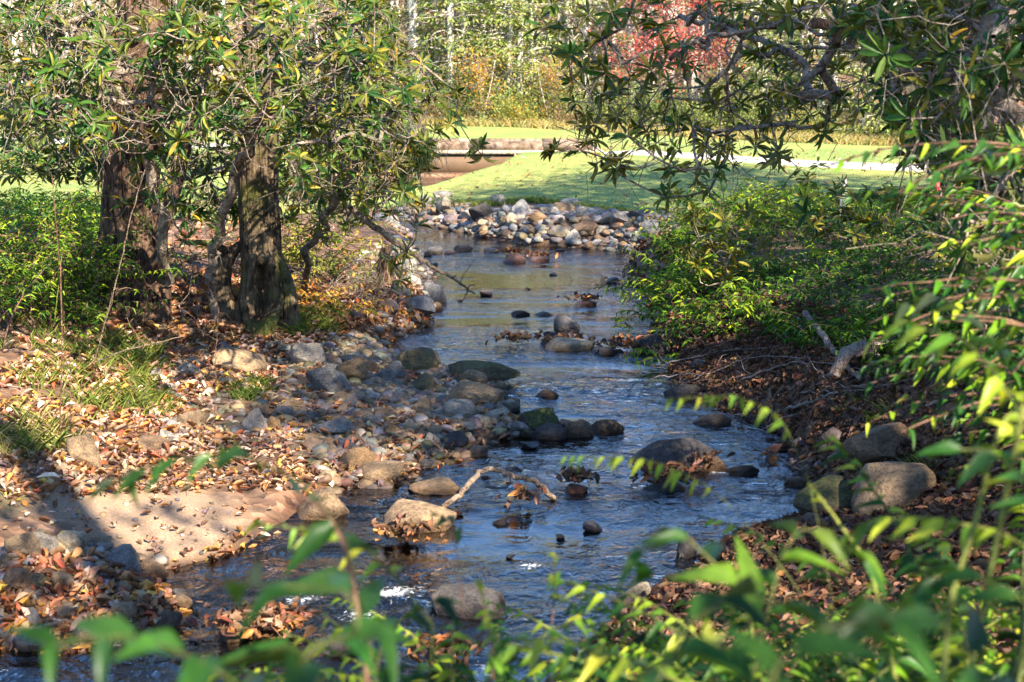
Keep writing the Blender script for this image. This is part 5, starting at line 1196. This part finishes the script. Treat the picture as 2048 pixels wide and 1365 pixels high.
def proto_bush(R, hh, seed, cols, w, n=2600, lsz=.11):
    global rng; rng = np.random.default_rng(seed)
    o = D.objects.new('bush', None); mt = MB(); mc = MB(); ce = []
    for k in range(16):
        a = rng.uniform(0, 2 * pi); r = R * rng.random() ** .6; P = wig((rng.normal(0, .15), rng.normal(0, .15), -.1), (r * cos(a), r * sin(a), hh * rng.uniform(.35, 1) * (1.1 - .4 * r / R)), 6, .1); tube(mt, P, np.linspace(.02, .005, 7), 4); ce.append(P[-1]); ce.append(P[4])
    C = A(ce); q = C[rng.integers(len(C), size=n)] + rng.normal(0, 1, (n, 3)) * A([.26 * R, .26 * R, .17 * hh]); q[:, 2] = np.abs(q[:, 2]); leaves_random(mc, q, lsz, cols, w, .5)
    return o, mt.build('stems', M['dead_wood'], o), mc.build('leaves', M['far_leaf'], o)
YG = [(.27, .32, .09), (.17, .24, .06), (.40, .40, .15), (.10, .16, .05)]; OR = [(.62, .33, .04), (.55, .22, .04), (.50, .42, .08)]; RD = [(.50, .09, .08), (.42, .05, .06), (.60, .20, .15)]; BRN = [(.42, .26, .16), (.35, .2, .13), (.5, .38, .22)]; DG = [(.06, .11, .035), (.10, .16, .05), (.16, .2, .06)]
state = rng
protos = {'h0': proto_hemlock(12, 1, YG, (4, 3, 3, 2)), 'h1': proto_hemlock(10, 2, YG, (3, 4, 2, 3), 80, 2.2, .2), 'h2': proto_hemlock(7, 3, YG, (5, 3, 3, 1), 70, 2.4, .1),
          'b0': proto_bare(13, 4, .22, BRN, (3, 2, 2), 26, 500), 'b1': proto_bare(12, 5, .15, YG + BRN, (1, 1, 1, 0, 1, 1, 1), 24, 700), 'b2': proto_bare(13, 6, .30, BRN, (3, 2, 2), 24, 400),
          'r0': proto_bare(6.0, 7, .09, RD, (4, 3, 2), 40, 5200, .13, .9), 'o0': proto_bare(3.6, 8, .05, OR, (3, 3, 2), 26, 1500, .12, .6),
          's0': proto_bush(1.6, 1.8, 9, DG, (3, 3, 2)), 's1': proto_bush(1.3, 1.5, 10, YG, (3, 3, 3, 1)), 's2': proto_bush(1.2, 1.4, 11, OR + YG, (2, 1, 2, 2, 2, 1, 0)), 's3': proto_bush(1.8, 2.6, 12, DG + YG, (3, 2, 2, 2, 2, 2, 0), 4200), 's4': proto_bush(1.2, 1.3, 13, BRN, (3, 3, 3), 1600)}
rng = state
used_p = set()
def far_copy(key, x, y, rz, s, name, label, cat, group):
    pr = protos[key]
    if key in used_p:
        o = pr[0].copy(); kids = [c.copy() for c in pr[1:]]
        for c in kids: COL.objects.link(c); c.parent = o
    else: o = pr[0]; used_p.add(key)
    COL.objects.link(o); o.name = name; o.location = (x, y, float(hz(x, y))); o.rotation_euler = (0, 0, rz); o.scale = (s, s, s * rng.uniform(.92, 1.1)); tag(o, label, cat, group)
    return o
ORD = ['leftmost', 'second', 'third', 'fourth', 'fifth', 'sixth', 'seventh', 'eighth', 'ninth', 'tenth', 'eleventh', 'twelfth', 'thirteenth', 'fourteenth', 'fifteenth', 'sixteenth', 'seventeenth', 'eighteenth', 'nineteenth', 'twentieth', 'twenty-first', 'twenty-second', 'twenty-third', 'twenty-fourth']
def far_row(items, what, name, cat, group):
    items = sorted(items, key=lambda t: t[1])
    for k, (key, u, y, s) in enumerate(items):
        x = (u - 1024) / FP * y * 1.0
        lab = (f'{ORD[k]} {what}' if k == 0 else f'{what}, {ORD[k]} from the left') if k < len(ORD) else f'{what}, rightmost'
        far_copy(key, x, y, rng.uniform(0, 6.28), s, name, lab, cat, group)
far_row([('h0', 905, 60.6, 1), ('h0', 1040, 60.8, 1), ('h0', 1170, 62, 1), ('h0', 880, 63, 1), ('h1', 930, 61, .9), ('h0', 985, 66, 1.1), ('h2', 1010, 60, 1), ('h1', 1065, 62, 1), ('h0', 1120, 70, 1.1), ('h2', 1640, 56, .95), ('h2', 1720, 55, 1.0), ('h2', 1790, 54, .9), ('h1', 1520, 62, 1), ('h1', 1450, 68, 1), ('h0', 1860, 60, 1), ('h1', 640, 66, 1), ('h0', 400, 70, 1), ('h1', 820, 70, 1.1), ('h2', 1560, 58, .8)],
        'feathery yellow-green hemlock in the far wood', 'hemlock', 'tree', 'hemlocks of the far wood')
far_row([('b2', 838, 62, 1.0), ('b0', 858, 70, 1), ('b2', 905, 74, 1), ('b0', 945, 66, .9), ('b1', 970, 72, 1), ('b2', 1018, 64, .9), ('b0', 1048, 72, 1), ('b2', 1130, 70, 1), ('b2', 1190, 63, 1), ('b0', 1262, 62, 1), ('b2', 1330, 66, 1), ('b0', 1385, 62, 1), ('b1', 1430, 70, 1), ('b2', 1500, 72, 1), ('b0', 1590, 68, 1), ('b1', 1660, 66, 1), ('b2', 1760, 64, 1), ('b0', 60, 60, 1), ('b2', 160, 62, 1), ('b1', 350, 66, 1), ('b0', 450, 62, 1), ('b2', 590, 64, 1), ('b0', 700, 62, 1), ('b1', 760, 70, 1), ('b2', 1900, 66, 1)],
        'tall pale-barked tree in the far wood', 'tree', 'tree', 'pale-barked trees of the far wood')
far_copy('r0', (1300 - 1024) / FP * 60, 60, 0, 1, 'red_maple', 'red-leaved maple glowing at the edge of the far wood', 'tree', None)
far_copy('r0', (1400 - 1024) / FP * 62, 62, 2, .9, 'red_maple', 'smaller red-leaved maple just right of the larger red maple', 'tree', None)
far_copy('o0', (1100 - 1024) / FP * 58.2, 58.2, 0, .62, 'orange_sapling', 'bright orange sapling above the bridge end', 'tree', None)
far_copy('o0', (962 - 1024) / FP * 58.4, 58.4, 3, .7, 'orange_sapling', 'yellow-orange sapling left of the bright orange sapling', 'tree', None)
far_row([('s0', 900, 58.6, .9), ('s3', 960, 60, .9), ('s1', 1010, 58.4, .9), ('s2', 1040, 58, .8), ('s0', 1080, 58.8, .8), ('s3', 1130, 59, .9), ('s0', 1175, 58, .8), ('s4', 1150, 57.6, .7), ('s1', 1225, 57.4, .9), ('s3', 1290, 58, .9), ('s0', 1340, 57, .9), ('s1', 1390, 56.6, .8), ('s3', 1450, 56.5, .9), ('s1', 1490, 55.5, .9), ('s0', 1540, 55.4, .9), ('s2', 1580, 54.8, .8), ('s1', 1620, 54.4, .8), ('s3', 1840, 53, .9), ('s1', 1900, 52, .9), ('s0', 820, 59, .9), ('s4', 870, 59, .8)],
        'bush along the far lawn edge', 'bush', 'bush', 'bushes along the far lawn edge')
far_row([('s3', 0, 61, 1.1), ('s1', 90, 60, 1), ('s3', 200, 61, 1), ('s4', 330, 60, 1), ('s0', 420, 60, 1), ('s3', 560, 60, 1), ('s1', 680, 60, 1), ('s3', 760, 60, 1)], 'bush of the far wood seen through the left branches', 'bush', 'bush', 'bushes behind the left branches')
# the mass of trunks, twigs and leaves further up the slope
mt = MB(); ml = MB()
for k in range(230):
    y = rng.uniform(66, 104); x = rng.uniform(-.42, .42) * y; z = hz(x, y); r = rng.uniform(.05, .20); h_ = rng.uniform(7, 11)
    tube(mt, wig((x, y, z - .3), (x + rng.normal(0, .6), y, z + h_), 6, .02), np.linspace(r, r * .3, 7), 6)
    for j in range(9):
        zz = rng.uniform(.5, h_ * .9); a = rng.uniform(0, 6.28); l = rng.uniform(.6, 2.2); tube(mt, wig((x, y, z + zz), (x + l * cos(a), y + l * sin(a), z + zz + rng.uniform(-.2, .8)), 4, .12), np.linspace(.03, .008, 5), 4)
m = 52000; y = rng.uniform(62, 104, m); x = rng.uniform(-.42, .42, m) * y; cl_ = noise2(x, y, .22, 44); z = hz(x, y) + rng.random(m) ** 1.3 * 7
q = (noise3(np.stack([x * .45, y * .3, z * .5], -1), 12) > -.05)
leaves_random(ml, np.stack([x, y, z], -1)[q], .24, YG + BRN + OR + RD, (4, 3, 4, 2, 5, 5, 4, .7, .5, .7, .25, .2, .25), .5)
o = mt.build('woodland_trunks', M['bark_grey']); tag(o, kind='stuff'); o = ml.build('woodland_leaves', M['far_leaf']); tag(o, kind='stuff')

# ------------------------------------------------------------------ trees beside and behind the camera that throw the shade
def shade_tree(x, y, h_, R, n, label, seed, lf=.22, zlo=.45, r0=.28, lean=(0, 0)):
    b = A([x, y, float(hz(x, y))]); o = empty('streamside_tree', b, label, 'tree', 'tall trees beside and behind the viewpoint'); mt = MB(); ml = MB()
    top = b + A([lean[0], lean[1], h_]); trunk_mesh(mt, [b - A([0, 0, .2]), b * .6 + top * .4, top], [r0, r0 * .8, r0 * .2], sides=20, rows=40, seed=seed, ridge=.1)
    for k in range(n):
        t = zlo + (1 - zlo) * rng.random(); c = b + (top - b) * t; a = rng.uniform(0, 6.28); r = R * rng.random() ** .5 * (1.15 - abs(t - .7)); e = c + A([r * cos(a), r * sin(a), rng.uniform(-.4, .9)])
        tube(mt, wig(c, e, 5, .07), np.linspace(.05, .01, 6), 4); m = 75; leaves_random(ml, e + rng.normal(0, 1, (m, 3)) * A([.55, .55, .35]), lf, [(.06, .1, .025), (.12, .14, .04), (.3, .25, .05)], (3, 3, 1), .5)
    mt.build('trunk', M['bark'], o, b); ml.build('crown', M['far_leaf'], o, b)
SH = [(8.6, 1.0, 12, 2.4, 56), (8.6, 5.0, 11, 2.2, 50), (10.5, 8.5, 13, 2.6, 46), (12.5, 13, 12, 2.4, 26), (9.8, 18.5, 12, 2.2, 80), (14.8, 22, 12, 2.4, 80), (12.4, 21.0, 12, 1.8, 70), (9.8, -2.6, 13, 2.2, 40), (3.9, -1.2, 12, 1.2, 3), (2.9, -2.1, 6.4, 2.0, 18, 'x')]
SH[-1] = SH[-1][:5]  # last entry: unseen small tree, added so its crown shades the near plants
for k, a in enumerate(SH): shade_tree(*a, ['tall tree outside the view on the near right bank', 'tall tree right of the view by the large boulders', 'broad tree further up the right bank', 'tree high on the right bank slope', 'slim tree above the right shrubs', 'tree near the lawn right of the view', 'slim tree between the two trees near the lawn', 'tree behind the viewpoint to the right', 'bare-trunked tree right behind the viewpoint', 'unseen small leafy tree added behind the viewpoint to shade the foreground'][k], 60 + k, zlo=.72 if k == len(SH) - 1 else .45, r0=.09 if k == len(SH) - 1 else .28)
EXPO = 1.95

# ------------------------------------------------------------------ light, sky, camera
SUN_AZ = radians(146); SUN_EL = radians(36)
sd_ = A([sin(SUN_AZ) * cos(SUN_EL), cos(SUN_AZ) * cos(SUN_EL), sin(SUN_EL)])
sl = D.lights.new('sun', 'SUN'); sl.energy = 5.0; sl.angle = radians(.53); sl.color = (1, .89, .72)
so = D.objects.new('sun', sl); COL.objects.link(so)
from mathutils import Vector
so.rotation_euler = Vector((-sd_).tolist()).to_track_quat('-Z', 'Y').to_euler()
w = D.worlds.new('World'); sc.world = w; w.use_nodes = True
nt = w.node_tree; nt.nodes.clear(); ow = nt.nodes.new('ShaderNodeOutputWorld'); bg = nt.nodes.new('ShaderNodeBackground'); sk = nt.nodes.new('ShaderNodeTexSky')
sk.sky_type = 'NISHITA'; sk.sun_disc = False; sk.sun_elevation = SUN_EL; sk.sun_rotation = SUN_AZ; sk.air_density = 1.0; sk.dust_density = 0.1; sk.ozone_density = 7
bg.inputs[1].default_value = .1; nt.links.new(sk.outputs[0], bg.inputs[0]); nt.links.new(bg.outputs[0], ow.inputs[0])
cd = D.cameras.new('camera'); cd.lens = 50; cd.sensor_width = 36; cd.clip_end = 800; cd.clip_start = .05
cd.dof.use_dof = True; cd.dof.focus_distance = 13.5; cd.dof.aperture_fstop = 3.8
co = D.objects.new('camera', cd); COL.objects.link(co); co.location = CAM.tolist(); co.rotation_euler = (pi / 2 - PITCH, 0, 0)
sc.camera = co
sc.view_settings.view_transform = 'Standard'; sc.view_settings.look = 'None'; sc.view_settings.exposure = EXPO; sc.view_settings.gamma = 1
sc.cycles.max_bounces = 8; sc.cycles.transparent_max_bounces = 12; sc.cycles.caustics_reflective = False; sc.cycles.caustics_refractive = False
sc.cycles.use_denoising = True
